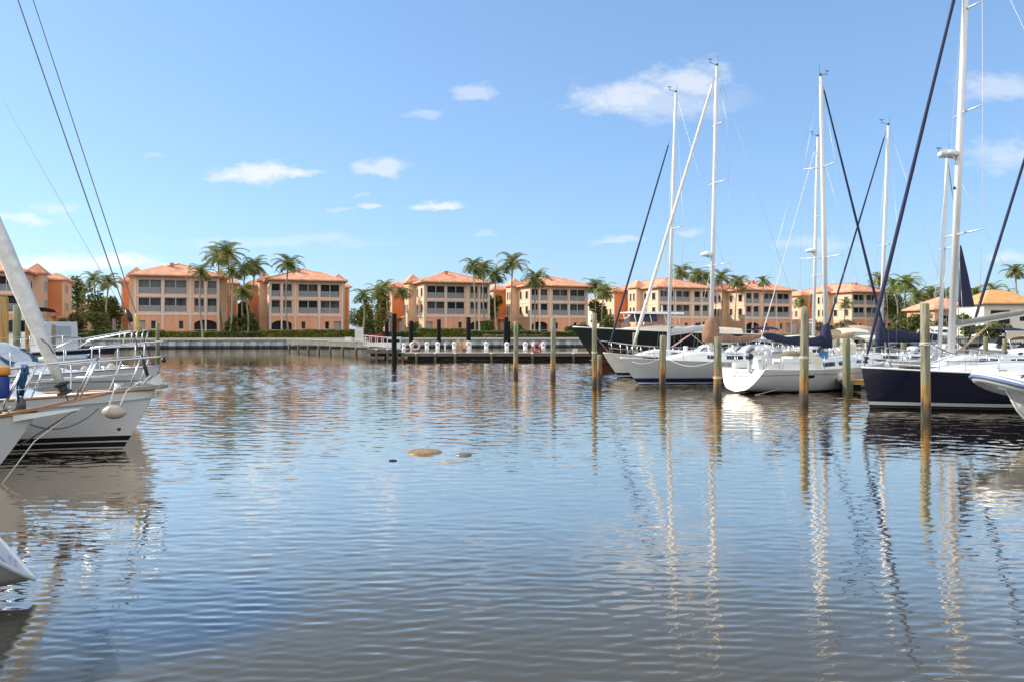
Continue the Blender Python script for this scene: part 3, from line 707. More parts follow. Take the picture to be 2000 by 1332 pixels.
SHR = [(150,118,612,46,DRYL,'dry brownish shrub left of the orange side panel'),(190,116,606,56,LEAFM,'green shrub behind the left pulpit rails'),(120,112,622,40,LEAFM,'green shrub beside the white cabin at the left'),
 (452,118,615,40,LEAFD,'dark shrub below the palm group'),(486,120,612,44,LEAFD,'dark shrub left of the arched building'),(716,121,610,36,LEAFD,'dark shrub behind the white cabinet'),(744,121,600,30,LEAFY,'yellowish shrub right of the white cabinet'),(808,126,628,26,LEAFD,'dark round shrub beside the white garage door'),
 (955,124,625,34,LEAFD,'dark shrub under the palms right of the sunlit building'),(1010,126,632,50,LEAFD,'dark shrub under the windblown palm'),(1130,128,634,60,LEAFD,'dark shrub behind the bow of the dark yacht'),(1185,134,615,40,LEAFM,'green shrub above the bow of the dark yacht'),
 (1760,130,622,70,LEAFM,'olive shrub behind the navy boom cover'),(1800,126,610,60,LEAFD,'dark shrub left of the nearest right piling'),(1842,122,622,50,LEAFY,'yellow shrub in front of the peach villa'),(1885,118,612,44,LEAFM,'bright green shrub under the peach villa roof'),(1930,112,628,70,LEAFM,'green shrub before the white villa'),(1970,110,634,60,LEAFD,'dark shrub below the villa at the right edge'),
 (1610,140,628,60,DRYL,'dry shrub behind the twin masts'),(1655,142,625,60,DRYL,'reddish dry shrub before the farthest building')]
for (px, Y, top, w, m, lab) in SHR: tree(px, Y, top, w, m, lab, 'shrub', 'shrub', 'shrubs along the far shore', False, 900)
def hedge(px0, px1, Y0, Y1, z1, m, label, depth=1.2, base=1.4, n=2600):
    rnd = random.Random(px0); a = at(px0, HY, Y0); b = at(px1, HY, Y1); d = Vector((b.x-a.x, b.y-a.y, 0)); Ln = d.length
    root = empty('hedge', (a.x, a.y, base), math.atan2(d.y, d.x), label, 'hedge', 'hedges on the far shore'); z1 -= .22; h = z1-base
    c = MB(); c.box((.1,.15,0),(Ln-.1,depth-.1,h*.86)); c.build('hedge_core', LEAFD, root)
    mb = MB()
    for _ in range(n):
        f = rnd.random(); x = rnd.uniform(0, Ln); z = rnd.uniform(0, h); y = rnd.uniform(-.08,.15)
        if f > .55: z = h*rnd.uniform(.84,1.04) + .06*math.sin(x*2.1); y = rnd.uniform(0, depth)
        p = Vector((x, y, z)); u_ = Vector((rnd.uniform(-1,1), rnd.uniform(-.8,.8), rnd.uniform(-1,1))).normalized(); w_ = u_.cross(Vector((rnd.uniform(-1,1),rnd.uniform(-1,1),rnd.uniform(-1,1)))).normalized(); s = rnd.uniform(.10,.22)
        mb.face([p-u_*s, p+w_*s*.5, p+u_*s, p-w_*s*.5])
    mb.build('foliage', m, root)
hedge(60, 228, 111, 113, 2.7, LEAFD, 'dark hedge behind the left sailboats below the trees')
hedge(226, 318, 113.5, 114.5, 2.75, HEDGEM, 'trimmed hedge below the orange side panel')
hedge(320, 432, 114.5, 115.5, 2.55, HEDGEM, 'trimmed hedge in front of the shuttered building')
hedge(430, 512, 115, 116, 2.5, LEAFD, 'dark low hedge below the palm group')
hedge(508, 598, 116, 117, 2.75, HEDGEM, 'trimmed hedge below the arched openings')
hedge(598, 692, 117, 118, 2.8, HEDGEM, 'trimmed hedge left of the white cabinet')
hedge(815, 916, 121.5, 123, 3.0, HEDGEM, 'bright topped hedge in front of the sunlit building', n=3200)
hedge(700, 815, 120, 121.5, 2.5, LEAFD, 'dark hedge behind the red flowers and black pilings')
hedge(916, 1040, 122, 124, 2.6, LEAFD, 'dark hedge below the windblown palm')
hedge(1040, 1180, 124, 127, 2.5, LEAFD, 'dark hedge behind the bow of the dark yacht')
hedge(945, 1060, 120, 122, 2.0, DRYL, 'low dry planting on top of the seawall', base=1.4, n=1200)
# ------------------------------------------------------------------ pilings and docks
PILE = zband('weathered piling', [(-1,(.035,.028,.018)),(.14,(.08,.065,.045)),(.45,(.15,.11,.065)),(.62,(.38,.19,.05)),(.95,(.36,.22,.09)),(1.25,(.24,.225,.14)),(4,(.30,.29,.19))], .9, var=.62, scale=2.6, lo=-1, hi=4, wob=1.0, const=False, bump=.9, stretch=(5,5,.6), own=True)
PILEG = zband('green grey piling', [(-1,(.04,.035,.025)),(.3,(.16,.15,.09)),(4,(.29,.29,.17))], .9, var=.4, scale=2.2, lo=-1, hi=4, wob=.6, const=False, bump=.6, stretch=(4,4,.5), own=True)
PILEO = zband('orange timber piling', [(-1,(.05,.035,.02)),(.5,(.42,.23,.06)),(4,(.48,.27,.07))], .9, var=.35, scale=2.2, lo=-1, hi=4, wob=.6, const=False, bump=.6, stretch=(4,4,.5), own=True)
PILEB = mat('black sleeved piling', (.010,.010,.011), .8, spec=.15, var=.4, streak=.2)
def piling(px, topy, Y, wpx, m, label, group='timber mooring pilings', lean=0.0, rope=None, topw=None):
    q = at(px, topy, Y); r = wpx*Y/F/2; root = MB()
    rnd = random.Random(int(px)); H = q.z; n = 12; rings = []
    zs = [-.6, 0, .12, .3, H*.35, H*.6, H*.85, H-.03, H]
    for z in zs:
        k = 1.04 - .08*max(0, z)/H
        if 0 < z < .3: k *= 1.05
        if z == H: k *= .8
        rings.append([(lean*z + math.cos(2*PI*i/n)*r*k*(1+.04*math.sin(3*i+px)), math.sin(2*PI*i/n)*r*k, z) for i in range(n)])
    root.loft(rings)
    o = root.build('piling', m, smooth=False, loc=(q.x - lean*H, Y, 0)); tag(o, label, 'piling', group)
    for p in o.data.polygons: p.use_smooth = len(p.vertices) == 4
    if rope:
        for z in rope:
            rm = MB(); rm.tube([(lean*z+math.cos(2*PI*i/12)*(r*1.06), math.sin(2*PI*i/12)*(r*1.06), z+.015*math.sin(i*2)) for i in range(12)], .022, 5, closed=True)
            rm.tube([(lean*z+math.cos(2*PI*i/12)*(r*1.06), math.sin(2*PI*i/12)*(r*1.06), z+.05) for i in range(12)], .02, 5, closed=True)
            rm.build('rope_wrap', ROPEW, o)
    return o
piling(1806,593,22.3,17.5,PILE,'nearest timber piling at the right, standing before the navy hull', lean=-.012, rope=[2.18])
piling(1572,600,26.9,16.5,PILE,'tall timber piling in front of the white hull with the navy sail cover', lean=.012, rope=[1.62])
piling(1402,658,29.8,15,PILE,'timber piling covering the corner of the white reversed transom', lean=.01, rope=[.75])
piling(1295,655,34.8,13,PILE,'timber piling in front of the grey white hull with navy waterline', lean=.015)
piling(1161,612,35.5,10,PILE,'slim timber piling just left of the bows of the moored sailboats', rope=[1.55])
piling(1171,692,37.5,9,PILE,'short dark timber piling beside the slim one at the sailboat bows')
piling(1081,622,41,10,PILE,'timber piling in open water, second from the fuel dock', lean=.01)
piling(1008,628,43.3,9,PILE,'timber piling in open water nearest the fuel dock', lean=.008)
piling(1653,661,31.6,14,PILEG,'stout timber piling at the end of the orange finger pier')
piling(1635,662,46,10,PILEG,'timber piling behind the cream canopy at its left side')
piling(1690,664,47,10,PILEG,'timber piling between the cream canopy and the dark forestay')
piling(1700,664,50,9,PILEG,'timber piling just right of the dark forestay by the cream canopy')
piling(1765,664,45,11,PILEG,'timber piling behind the bow deck of the navy boat')
piling(1888,664,40,8,PILEG,'small timber piling right of the tall white mast')
piling(1925,658,36,9,PILEG,'timber piling behind the white cabin at the right')
piling(1240,650,46,9,PILEG,'timber piling behind the white furled headsail')
piling(1382,664,44,10,PILEG,'timber piling behind the brown covered mast')
piling(5,580,25,20,PILEO,'orange lit timber piling at the left edge', lean=.0)
piling(33,597,28,14,PILEG,'green timber piling at the left beside the orange one')
piling(54,606,33,9,PILEO,'small timber piling behind the thick furled sail')
piling(104,634,36,8,PILEG,'dark timber piling in front of the white cabin at the left')
piling(308,632,68,7,PILEG,'thin timber piling in front of the seawall beyond the left bows')

# fuel dock: piers standing on short posts
PLANK = zband('dock planks', [(-1,(.05,.045,.04)),(.5,(.34,.27,.21))], .9, var=.25, scale=1.5, lo=-1, hi=1)
FASCIA = mat('dock fascia', (.16,.145,.13), .9, var=.3, scale=1)
PIERC = mat('pier concrete', (.17,.15,.13), .9, var=.35, scale=.7, bump=.3)
WOODO = mat('new orange timber', (.50,.27,.09), .8, var=.25, scale=3, streak=.3)
DARKU = mat('dark dock frame', (.02,.018,.016), .9, var=.2)
def dock(x0, x1, y0, y1, z, label, name='dock', posts=(), m=PLANK, fm=FASCIA, t=.28, group=None, whitecap=True):
    root = empty(name, (x0, y0, 0), 0, label, 'dock', group); w, d = x1-x0, y1-y0
    b = MB(); b.box((0,0,z-.05),(w,d,z)); b.build('deck', m, root)
    b = MB(); b.box((0,.03,z-t),(w,.12,z-.053)); b.box((0,d-.12,z-t),(w,d-.03,z-.053)); b.box((.02,.123,z-t),(.1,d-.123,z-.053)); b.box((w-.1,.123,z-t),(w-.02,d-.123,z-.053)); b.build('fascia', fm, root)
    b = MB(); b.box((.3,.35,max(.04,z-t-.3)),(w-.3,d-.3,z-t-.003)); b.build('frame', DARKU, root)  # near-black frame block, made deep to paint in the shade under the deck
    for px in posts:
        s = MB(); s.tube([(px,.0,-.6),(px,.0,z-.06)], .11, 8); pp = s.build('post', PILEG, root)
        if whitecap: cpt = MB(); cpt.tube([(px,0,z-.06),(px,0,z+.0),(px,0,z+.06)], [.13,.13,.02], 8); cpt.build('post_cap', FRAME, pp)
    return root
D1 = 67
a = at(788, HY, D1).x; b = at(1163, HY, D1).x
dock(a, b, D1, D1+3.6, .62, 'long low fuel dock with white pedestals and black pilings, in front of the seawall', 'fuel_dock', [at(p, HY, D1).x - a for p in (813,850,889,960,1040,1120)])
a2 = at(716, HY, 72).x; b2 = at(812, HY, 72).x
dock(a2, b2, 72, 75.5, .85, 'short higher dock with white railings left of the fuel dock', 'landing_dock', [at(p, HY, 72).x - a2 for p in (735,757,775,786)], t=.4)
# concrete pier running along the seawall
pr = empty('concrete_pier', (0,0,0), 0, 'concrete pier on short pale posts running in front of the seawall to the fuel dock', 'pier')
A0 = at(560, HY, 104); B0 = at(722, HY, 79)
dirp = Vector((B0.x-A0.x, B0.y-A0.y, 0)); Lp = dirp.length; pr.location = (A0.x, A0.y, 0); pr.rotation_euler.z = math.atan2(dirp.y, dirp.x)
b = MB(); b.box((0,0,.78),(Lp,2.6,1.32)); b.build('deck', PIERC, pr)
b = MB(); b.box((0,-.06,1.34),(Lp,2.66,1.42)); b.build('deck_edge', mat('pier edge grey', (.30,.28,.25), .9, var=.2), pr)
k = 1.5
while k < Lp:
    s = MB(); s.tube([(k,-.10,-.6),(k,-.10,.70),(k,-.10,.78)], [.15,.15,.1], 8); s.build('post', PILEG, pr); k += 4.1
fp = at(1650, HY, 32.2).x
dock(fp, fp+1.0, 31.9, 44, .55, 'orange timber finger pier between the white stern boat and the navy bow', 'finger_pier', [.1,.9], WOODO, WOODO, .2, whitecap=False)
dock(at(1480,HY,54).x, at(2150,HY,54).x, 54, 56.5, .75, 'main timber walkway behind the moored sailboats', 'walkway_dock', [k*3.0 for k in range(1,14)], t=.35)

# tall black pilings and white pedestals on the fuel dock
for px, ty, Y, w, lab in [(770,613,66.6,10,'front black piling standing in the water at the end of the fuel dock'),(755,628,76,8,'black piling behind the front one, beside the white railings'),(803,627,72,9,'black piling behind the pink life ring'),(857,624,70.8,8,'black piling in front of the bright topped hedge'),(915,620,70.8,9,'black piling rising behind the broad white pedestal'),(988,620,70.8,9,'black piling right of the windblown palm'),(994,628,74,6,'thin black piling behind the one by the windblown palm')]:
    piling(px, ty, Y, w, PILEB, lab, 'black pilings of the fuel dock')
def pedestal(px, Y, h, r, label, base=.62):
    q = at(px, HY, Y); root = empty('power_pedestal', (q.x, Y, base), 0, label, 'dock pedestal', 'white pedestals on the fuel dock')
    b = MB(); b.tube([(0,0,0),(0,0,.05)], r*1.25, 10); b.build('foot', WHITE, root)
    b = MB(); b.tube([(0,0,.05),(0,0,h*.62)], [r,r*.92], 10); b.build('body', WHITE, root, smooth=True)
    b = MB(); b.tube([(0,0,h*.62),(0,0,h*.66),(0,0,h*.9),(0,0,h)], [r*.8,r*1.12,r*1.12,r*.35], 10); b.build('cap', WHITE, root)
    b = MB(); b.box((-r*.5,-r*1.16,h*.7),(r*.5,-r*1.06,h*.82)); b.build('socket_panel', GREYCANVAS, root)
for px, Y, h, r, lab in [(789,69.5,.85,.17,'white pedestal beside the front black piling'),(804,69.5,.9,.18,'white pedestal in front of the black piling with the life ring'),(834,69.5,.95,.19,'white pedestal between the life ring and the third black piling'),(855,69,.95,.2,'white pedestal at the foot of the third black piling'),(869,69,.85,.07,'thin white post on the fuel dock'),(887,69,.95,.18,'white pedestal left of the tan chairs'),
   (916,68.4,1.0,.24,'broad white pedestal at the foot of the black piling beside the tan chairs'),(950,68.8,.95,.2,'white pedestal standing alone mid way along the fuel dock'),(990,68.3,.95,.21,'white pedestal at the foot of the black piling right of the palm'),(1026,68.2,.95,.2,'white pedestal left of the red life ring'),(1042,67.8,.95,.16,'white pedestal holding the red life ring'),(1061,68,.95,.21,'white pedestal right of the red life ring')]:
    pedestal(px, Y, h, r, lab)
RED = mat('red life ring', (.50,.05,.045), .55, var=.2); PINK = mat('pale pink plastic', (.72,.42,.38), .6, var=.2)
def ring(px, py, Y, m, label, rr=.36):
    q = at(px, py, Y); b = MB(); b.tube([(math.cos(2*PI*i/18)*rr, .05*math.sin(i), math.sin(2*PI*i/18)*rr) for i in range(18)], .10, 8, closed=True)
    o = b.build('life_ring', m, loc=q, smooth=True); tag(o, label, 'life ring', 'life rings on the fuel dock')
    for k in range(4):
        a_ = PI/4 + k*PI/2; s = MB(); s.tube([(math.cos(a_-.12)*rr,0,math.sin(a_-.12)*rr),(math.cos(a_+.12)*rr,0,math.sin(a_+.12)*rr)], .112, 8); s.build('band', WHITE, o)
ring(1048,681,67.5,RED,'red life ring leaning on a white pedestal near the right end of the fuel dock')
ring(811,675,69.2,PINK,'pale pink life ring at the second black piling')
# cabinet, box, flowers, chairs, gangway railing, lamp box
q = at(705, HY, 83); cabn = empty('utility_cabinet', (q.x, 82.2, 1.45), 0, 'tall white louvered cabinet standing on the pier', 'cabinet')
b = MB(); b.box((-.4,-.3,.06),(.4,.3,1.35)); b.build('body', WHITE, cabn); b = MB(); b.box((-.46,-.36,1.353),(.46,.36,1.42)); b.build('lid', WHITE, cabn)
b = MB(); b.box((-.5,-.4,0),(.5,.4,.057)); b.build('plinth', CONC, cabn)
b = MB(); [b.box((-.3,-.325,.2+.16*i),(.3,-.303,.30+.16*i)) for i in range(6)]; b.build('louvre_door', FRAME, cabn)
q = at(677, HY, 86); bx = empty('deck_box', (q.x, 87, 1.45), 0, 'low white box on the pier left of the tall cabinet', 'box')
b = MB(); b.box((-.35,-.25,0),(.35,.25,.3)); b.build('body', WHITE, bx); b = MB(); b.box((-.38,-.28,.303),(.38,.28,.36)); b.build('lid', WHITE, bx)
REDL = leafmat('red blossom', (.28,.02,.03), (.62,.16,.18), .15)
def planter(px, Y, base):
    q = at(px, HY, Y); root = empty('flower_planter', (q.x, Y, base), 0, 'red flowering shrub in a white planter beside the gangway', 'planter')
    b = MB(); b.box((-1.0,-.3,0),(1.0,.3,.42)); b.build('box', WHITE, root)
    mb = MB(); leaves(mb, random.Random(4), [(-.5,0,.75,.45,.3,.35),(.15,0,.85,.55,.3,.42),(.65,0,.65,.35,.3,.25)], 900, .11); mb.build('blossom', REDL, root)
    mb = MB(); leaves(mb, random.Random(5), [(0,0,.55,.9,.28,.2)], 250, .12); mb.build('foliage', LEAFM, root)
planter(737, 76, 1.0)
gw_ = empty('gangway', (at(748,HY,75).x, 73.3, .85), 0, 'white railed gangway sloping down to the landing dock behind the black pilings', 'gangway')
b = MB(); b.bar((-1.6,0,.35),(1.9,0,.02), 1.0, .06); b.build('ramp', ALU, gw_)
for yy_ in (-.48,.48):
    b = MB(); b.tube([(-1.6,yy_,1.25),(.6,yy_,1.05),(1.5,yy_,.75)], .035, 6); b.build('handrail', WHITE, gw_)
    for i in range(6):
        x_ = -1.5+.58*i; b = MB(); b.tube([(x_,yy_,.36-.095*(x_+1.6)),(x_,yy_,1.22-.13*(x_+1.6))], .03, 5); b.build('baluster', WHITE, gw_)
for px, lab in ((772,'white fuel pump beside the front black piling'),(757,'small white fuel pump by the gangway')):
    q = at(px, HY, 73); o = empty('fuel_pump', (q.x+.25, 73.0, .85), 0, lab, 'fuel pump', 'white fuel pumps on the landing dock')
    b = MB(); b.box((-.28,-.2,0),(.28,.2,1.0)); b.build('body', WHITE, o); b = MB(); b.box((-.2,-.225,.62),(.2,-.203,.88)); b.build('display', GLASSD, o); b = MB(); b.box((-.32,-.24,1.003),(.32,.24,1.1)); b.build('top', WHITE, o)
TANW = mat('tan painted wood', (.56,.36,.22), .8, var=.2)
for px, rz, lab in ((899,.5,'tan slatted deck chair left of its twin on the fuel dock'),(907,-.2,'tan slatted deck chair next to the broad white pedestal')):
    q = at(px, HY, 68.6); o = empty('deck_chair', (q.x, 68.6 if px > 900 else 69.2, .62), rz, lab, 'deck chair', 'tan deck chairs on the fuel dock')
    b = MB(); b.bar((0,-.3,.38),(0,.28,.28), .5, .04, up=(0,0,1)); b.build('seat', TANW, o)
    for i in range(5):
        b = MB(); x_ = -.2+.1*i; b.bar((x_,.24,.26),(x_*1.2,.55,1.0+.06*(2-abs(i-2))), .085, .03); b.build('back_slat', TANW, o)
    for sx in (-.27,.27):
        b = MB(); b.bar((sx,-.3,0),(sx,-.3,.58), .05); b.build('leg', TANW, o); b = MB(); b.bar((sx,.42,0),(sx,.3,.5), .05); b.build('leg', TANW, o); b = MB(); b.box((sx-.06,-.38,.583),(sx+.06,.4,.61)); b.build('armrest', TANW, o)
q = at(1124, HY, 67.6); o = empty('dock_box', (q.x, 67.9, .62), 0, 'small cream dock box at the right end of the fuel dock', 'box')
b = MB(); b.box((-.2,-.15,0),(.2,.15,.3)); b.build('body', CREAM, o); b = MB(); b.box((-.23,-.18,.303),(.23,.18,.36)); b.build('lid', WHITE, o)
# things in the open water
TANM = mat('wet tan mound', (.33,.20,.07), .35, var=.5, scale=2.5, bump=.5, bscale=9)
GRM = mat('wet olive mound', (.16,.15,.09), .3, var=.4, scale=3, bump=.4, bscale=9)
PALEM = mat('wet grey mound', (.40,.36,.31), .3, var=.25, scale=3)
BLKM = mat('wet black mound', (.008,.012,.018), .25, var=.3)
def mound(px, py, wpx, h, m, label, ar=.8):
    q = wl(px, py); r = wpx*q.y/F/2; rings = []; rnd = random.Random(int(px))
    n = 18; ph = rnd.uniform(0, 6)
    for z, k in ((-.05,1.04),(0,1),(h*.5,.86),(h*.8,.6),(h*.95,.33),(h,.05)):
        rings.append([(math.cos(2*PI*i/n)*r*k*(1+.07*math.sin(2*2*PI*i/n+ph)), math.sin(2*PI*i/n)*r*k*ar*(1+.1*math.sin(3*2*PI*i/n+ph)), z) for i in range(n)])
    b = MB(); b.loft(rings); o = b.build('mound', m, loc=q, smooth=True); tag(o, label, 'mound', 'low mounds breaking the water surface')
mound(829,883,66,.07,TANM,'largest mound in the water, smooth and golden tan',1.0)
mound(906,888,32,.05,GRM,'small olive mound right of the golden tan one')
mound(886,900,52,.03,PALEM,'pale grey mound lying almost level with the water')
mound(767,900,20,.035,BLKM,'small black mound left of the golden tan one',.5)
# ------------------------------------------------------------------ boats
class Hull:
    """hull shape in boat space: x forward from the stern, y to port, z up from the waterline"""
    def __init__(s, L, B, fb, fs, rake=1.0, rev=.5, draft=.4, ws=.72, kstern=-.05, sagz=.10, flare=.5, n=26, m=9, bowp=2.1, lip=0, sece=.36):
        s.__dict__.update(locals())
    def hb(s, t):
        if t < .42: return s.B/2*(s.ws+(1-s.ws)*math.sin(PI/2*t/.42))
        return max(.012, s.B/2*(1-((t-.42)/.58)**s.bowp))
    def sheer(s, t): return s.fs+(s.fb-s.fs)*t**1.6 - s.sagz*4*t*(1-t)
    def keel(s, t):
        mid = -s.draft*math.sin(PI*min(1,max(0,t)))**.6
        return lerp(s.kstern, mid, min(1, t/.35)) if t < .35 else lerp(mid, -.18, max(0,(t-.75)/.25)**2)
    def x(s, t, q):
        f = (1-q)**1.15 if not s.lip else .82*math.sin(PI/2*min(1, (1-q)/s.lip)) + .18*(1-q)
        return s.L*t - s.rake*f*t**5 + s.rev*q*(1-t)**7
    def ring(s, t):
        k, z1, h = s.keel(t), s.sheer(t), s.hb(t); e = s.sece+s.flare*t**2.2
        pts = []
        for i in range(s.m+1):
            q = i/s.m; pts.append((s.x(t,q), h*(q**e), k+(z1-k)*q))
        return pts
    def edge(s, t, side, inset=0, dz=0):
        return Vector((s.x(t,1), side*max(0,(s.hb(t)-inset)), s.sheer(t)+dz))
    def mesh(s, name, m, parent):
        mb = MB(); rings = []
        for i in range(s.n+1):
            t = i/s.n; p = s.ring(t)
            rings.append([(a,-b,c) for a,b,c in p[::-1]] + [(a,b,c) for a,b,c in p[1:]])
        mb.loft(rings, closed=False, cap=False)
        o = mb.build(name, m, parent, smooth=True)
        return o
    def transom(s, name, m, parent):
        mb = MB(); p = s.ring(0); mb.face([(a-.004,-b,c) for a,b,c in p] + [(a-.004,b,c) for a,b,c in p[::-1][:-1]])
        return mb.build(name, m, parent)
    def deck(s, name, m, parent, crown=.06, low=.02):
        mb = MB(); rings = []
        for i in range(s.n+1):
            t = i/s.n; h = s.hb(t); z = s.sheer(t)-low
            rings.append([(s.x(t,1), h*k*.995, z+crown*(1-k*k)) for k in (-1,-.5,0,.5,1)])
        mb.loft(rings, closed=False, cap=False); return mb.build(name, m, parent, smooth=True)
    def rail(s, name, m, parent, r=.025, t0=0, t1=1, dz=.02):
        for side in (-1,1):
            mb = MB(); mb.tube([s.edge(t0+(t1-t0)*i/22, side, .01, dz) for i in range(23)], r, 6); mb.build(name, m, parent, smooth=True)

def house_part(hu, parent, xa, xb, wa, wb, h, m=WHITE, name='cabin', wins=(), slope=.35, rear=.12, winname='cabin_window', base=-.01):
    """trunk cabin from xa (aft) to xb (fore) with rounded top and dark windows"""
    def sec(f):
        x = lerp(xa, xb, f); t = min(.98, x/hu.L); z0 = hu.sheer(t)+base; w = min(lerp(wa, wb, f), max(.05, hu.hb(t)-.18))
        hh = h*(1-max(0,(f-(1-slope))/slope)**1.6*.93)*(1 if f > rear else lerp(.9,1,f/rear))
        return x, z0, w, hh
    mb = MB(); rings = []
    for i in range(15):
        x, z0, w, hh = sec(i/14)
        rings.append([(x,-w,z0),(x,-w*.93,z0+hh*.72),(x,-w*.82,z0+hh*.93),(x,-w*.4,z0+hh*1.03),(x,w*.4,z0+hh*1.03),(x,w*.82,z0+hh*.93),(x,w*.93,z0+hh*.72),(x,w,z0)])
    mb.loft(rings); cab_ = mb.build(name, m, parent, smooth=False)
    for f0, f1, q0, q1 in wins:
        for side in (-1,1):
            b = MB(); up, dn = [], []
            for i in range(5):
                x, z0, w, hh = sec(lerp(f0,f1,i/4))
                taper = .9 if i in (0,4) else 1
                def P_(q): return (x, side*(w*(1-.07*q/.72)+.012), z0+hh*q)
                up.append(P_(lerp((q0+q1)/2,q1,taper))); dn.append(P_(lerp((q0+q1)/2,q0,taper)))
            pts = dn + up[::-1]
            ins = [(a, b_-side*.03, c) for a,b_,c in pts]
            b.face(pts if side < 0 else pts[::-1])
            for i in range(len(pts)):
                j = (i+1) % len(pts); b.face([pts[i], pts[j], ins[j], ins[i]])
            b.build(winname, GLASSD, cab_)
    return sec

class Boat:
    def __init__(s, name, stern, bow, label, cat='sailboat', group='sailboats moored in the marina', **kw):
        S = Vector((stern[0], stern[1], 0)); Bw = Vector((bow[0], bow[1], 0)); d = Bw-S
        s.root = empty(name, S, math.atan2(d.y, d.x), label, cat, group)
        s.S = S; s.d = d.normalized(); s.L = d.length
        s.h = Hull(s.L, **kw)
    def cl(s, px, py):
        """photo pixel -> (x, z) on the boat's centre plane"""
        ray = Vector(((px-CX)/F, 1, (HY-py)/F)); n = Vector((s.d.y, -s.d.x, 0))
        t = (s.S - Vector((0,0,0))).dot(n)/ray.dot(n); p = ray*t + Vector((0,0,CAMH))
        return Vector(((p-s.S).dot(s.d), 0, p.z))
    def part(s, mb, name, m, parent=None, smooth=True): return mb.build(name, m, parent or s.root, smooth=smooth)
    def tube(s, name, pts, r, m, parent=None, n=8):
        mb = MB(); mb.tube(pts, r, n); return mb.build(name, m, parent or s.root, smooth=True)
    def hull(s, m, deckm=DECKW, transm=None, railm=None, railr=.025):
        s.h.mesh('hull', m, s.root); s.h.transom('transom', transm or m, s.root); s.h.deck('deck', deckm, s.root)
        s.h.rail('toe_rail', railm or WHITE, s.root, railr)
    def dz(s, x): return s.h.sheer(min(1,max(0,x/s.L)))
    def mast(s, base, top, r=.075, spreaders=(), chain=None, m=ALU, spread=1.0, shrouds=True, backstay=True, vane=True, sname='spreader'):
        b = Vector(base); t = Vector(top); mo = s.tube('mast', [b, b.lerp(t,.5), b.lerp(t,.9), t], [r,r,r*.85,r*.7], m, n=10)
        s.b, s.t = b, t
        hb = s.h.hb(min(.95,b.x/s.L)); zc = s.dz(b.x)
        tips = {}
        for k, f in enumerate(spreaders):
            p = b.lerp(t, f); w = hb*spread*(.85-.2*k)
            for side in (-1,1):
                tip = p+Vector((-.22,side*w,.05)); tips[(k,side)] = tip
                s.tube(sname, [p+Vector((0,side*r*.8,0)), tip], [.035,.022], m, mo, 6)
        if shrouds:
            for side in (-1,1):
                ch = Vector((b.x-.15, side*(hb-.08), zc))
                if spreaders: s.tube('shroud', [ch]+[tips[(k,side)] for k in range(len(spreaders))]+[t-Vector((0,0,.15))], .007, WIRE, n=4)
                else: s.tube('shroud', [ch, b.lerp(t,.75)], .007, WIRE, n=4)
                if spreaders: s.tube('shroud', [ch+Vector((.35,0,0)), b.lerp(t, spreaders[0])+Vector((0,side*r,0))], .006, WIRE, n=4)
        if backstay: s.tube('backstay', [t, Vector((s.h.x(0,1)+.15, 0, s.dz(0)+.05))], .007, WIRE, n=4)
        if vane:
            s.tube('masthead_light', [t, t+Vector((0,0,.12))], .05, BLACK, mo, 6)
            v = MB(); v.tube([t+Vector((.05,0,.06)), t+Vector((.38,0,.16))], .012, 4); v.tube([t+Vector((.38,0,.10)), t+Vector((.38,0,.30))], .012, 4); v.tube([t+Vector((.27,0,.30)), t+Vector((.49,0,.30))], .02, 4); v.build('wind_vane', BLACK, mo)
            s.tube('antenna', [t+Vector((-.08,0,.0)), t+Vector((-.08,0,.55))], .008, BLACK, mo, 4)
        return mo
    def forestay(s, foot, head, r=.075, m=NAVYSTAY, drum=True, name='furled_jib', bare=.03, ends=.5):
        f = Vector(foot); h = Vector(head); n = 26; rnd = random.Random(int(f.z*100))
        pts, rr = [], []
        for i in range(n+1):
            t = bare+(1-2*bare)*i/n; pts.append(f.lerp(h, t)+Vector((0,0,-.0)))
            rr.append(r*(.5+.5*min(1,i/3))*(1-ends*(i/n))*(1+.06*rnd.uniform(-1,1)))
        o = s.tube(name, pts, rr, m, n=8)
        s.tube('forestay', [f, h], .012, DARKWIRE, o, 5)
        if drum:
            d = (h-f).normalized(); b = MB(); rd = min(.13, r*1.25); b.tube([f+d*.12, f+d*.14, f+d*.18, f+d*.20, f+d*.28, f+d*.30, f+d*.34], [.05,rd,rd,rd*.6,rd*.6,rd,rd], 12); b.build('furler_drum', BLACK, o)
        return o
    def boom(s, a, b, r=.06, m=ALU): return s.tube('boom', [a, b], r, m)
    def stack(s, a, b, h0, h1, w, m, name='sail_cover', sagn=.12, seed=1):
        """sail stowed along the boom under a cover, from mast a to end b"""
        a = Vector(a); b = Vector(b); rings = []; rnd = random.Random(seed); n = 16
        for i in range(n+1):
            f = i/n; p = a.lerp(b, f); h = lerp(h0, h1, f**.75)*(1+.12*math.sin(f*PI*5+seed)) ; ww = w*lerp(1,.62,f)*(1+.08*rnd.uniform(-1,1))
            p = p - Vector((0,0,sagn*math.sin(PI*f)))
            if i in (0,n): ww *= .5; h *= .85
            rings.append([p+Vector((0,ww*.7,-.05)), p+Vector((0,ww,h*.35)), p+Vector((0,ww*.55,h*.8)), p+Vector((0,0,h)), p+Vector((0,-ww*.55,h*.8)), p+Vector((0,-ww,h*.35)), p+Vector((0,-ww*.7,-.05))])
        mb = MB(); mb.loft(rings); return mb.build(name, m, s.root, smooth=True)
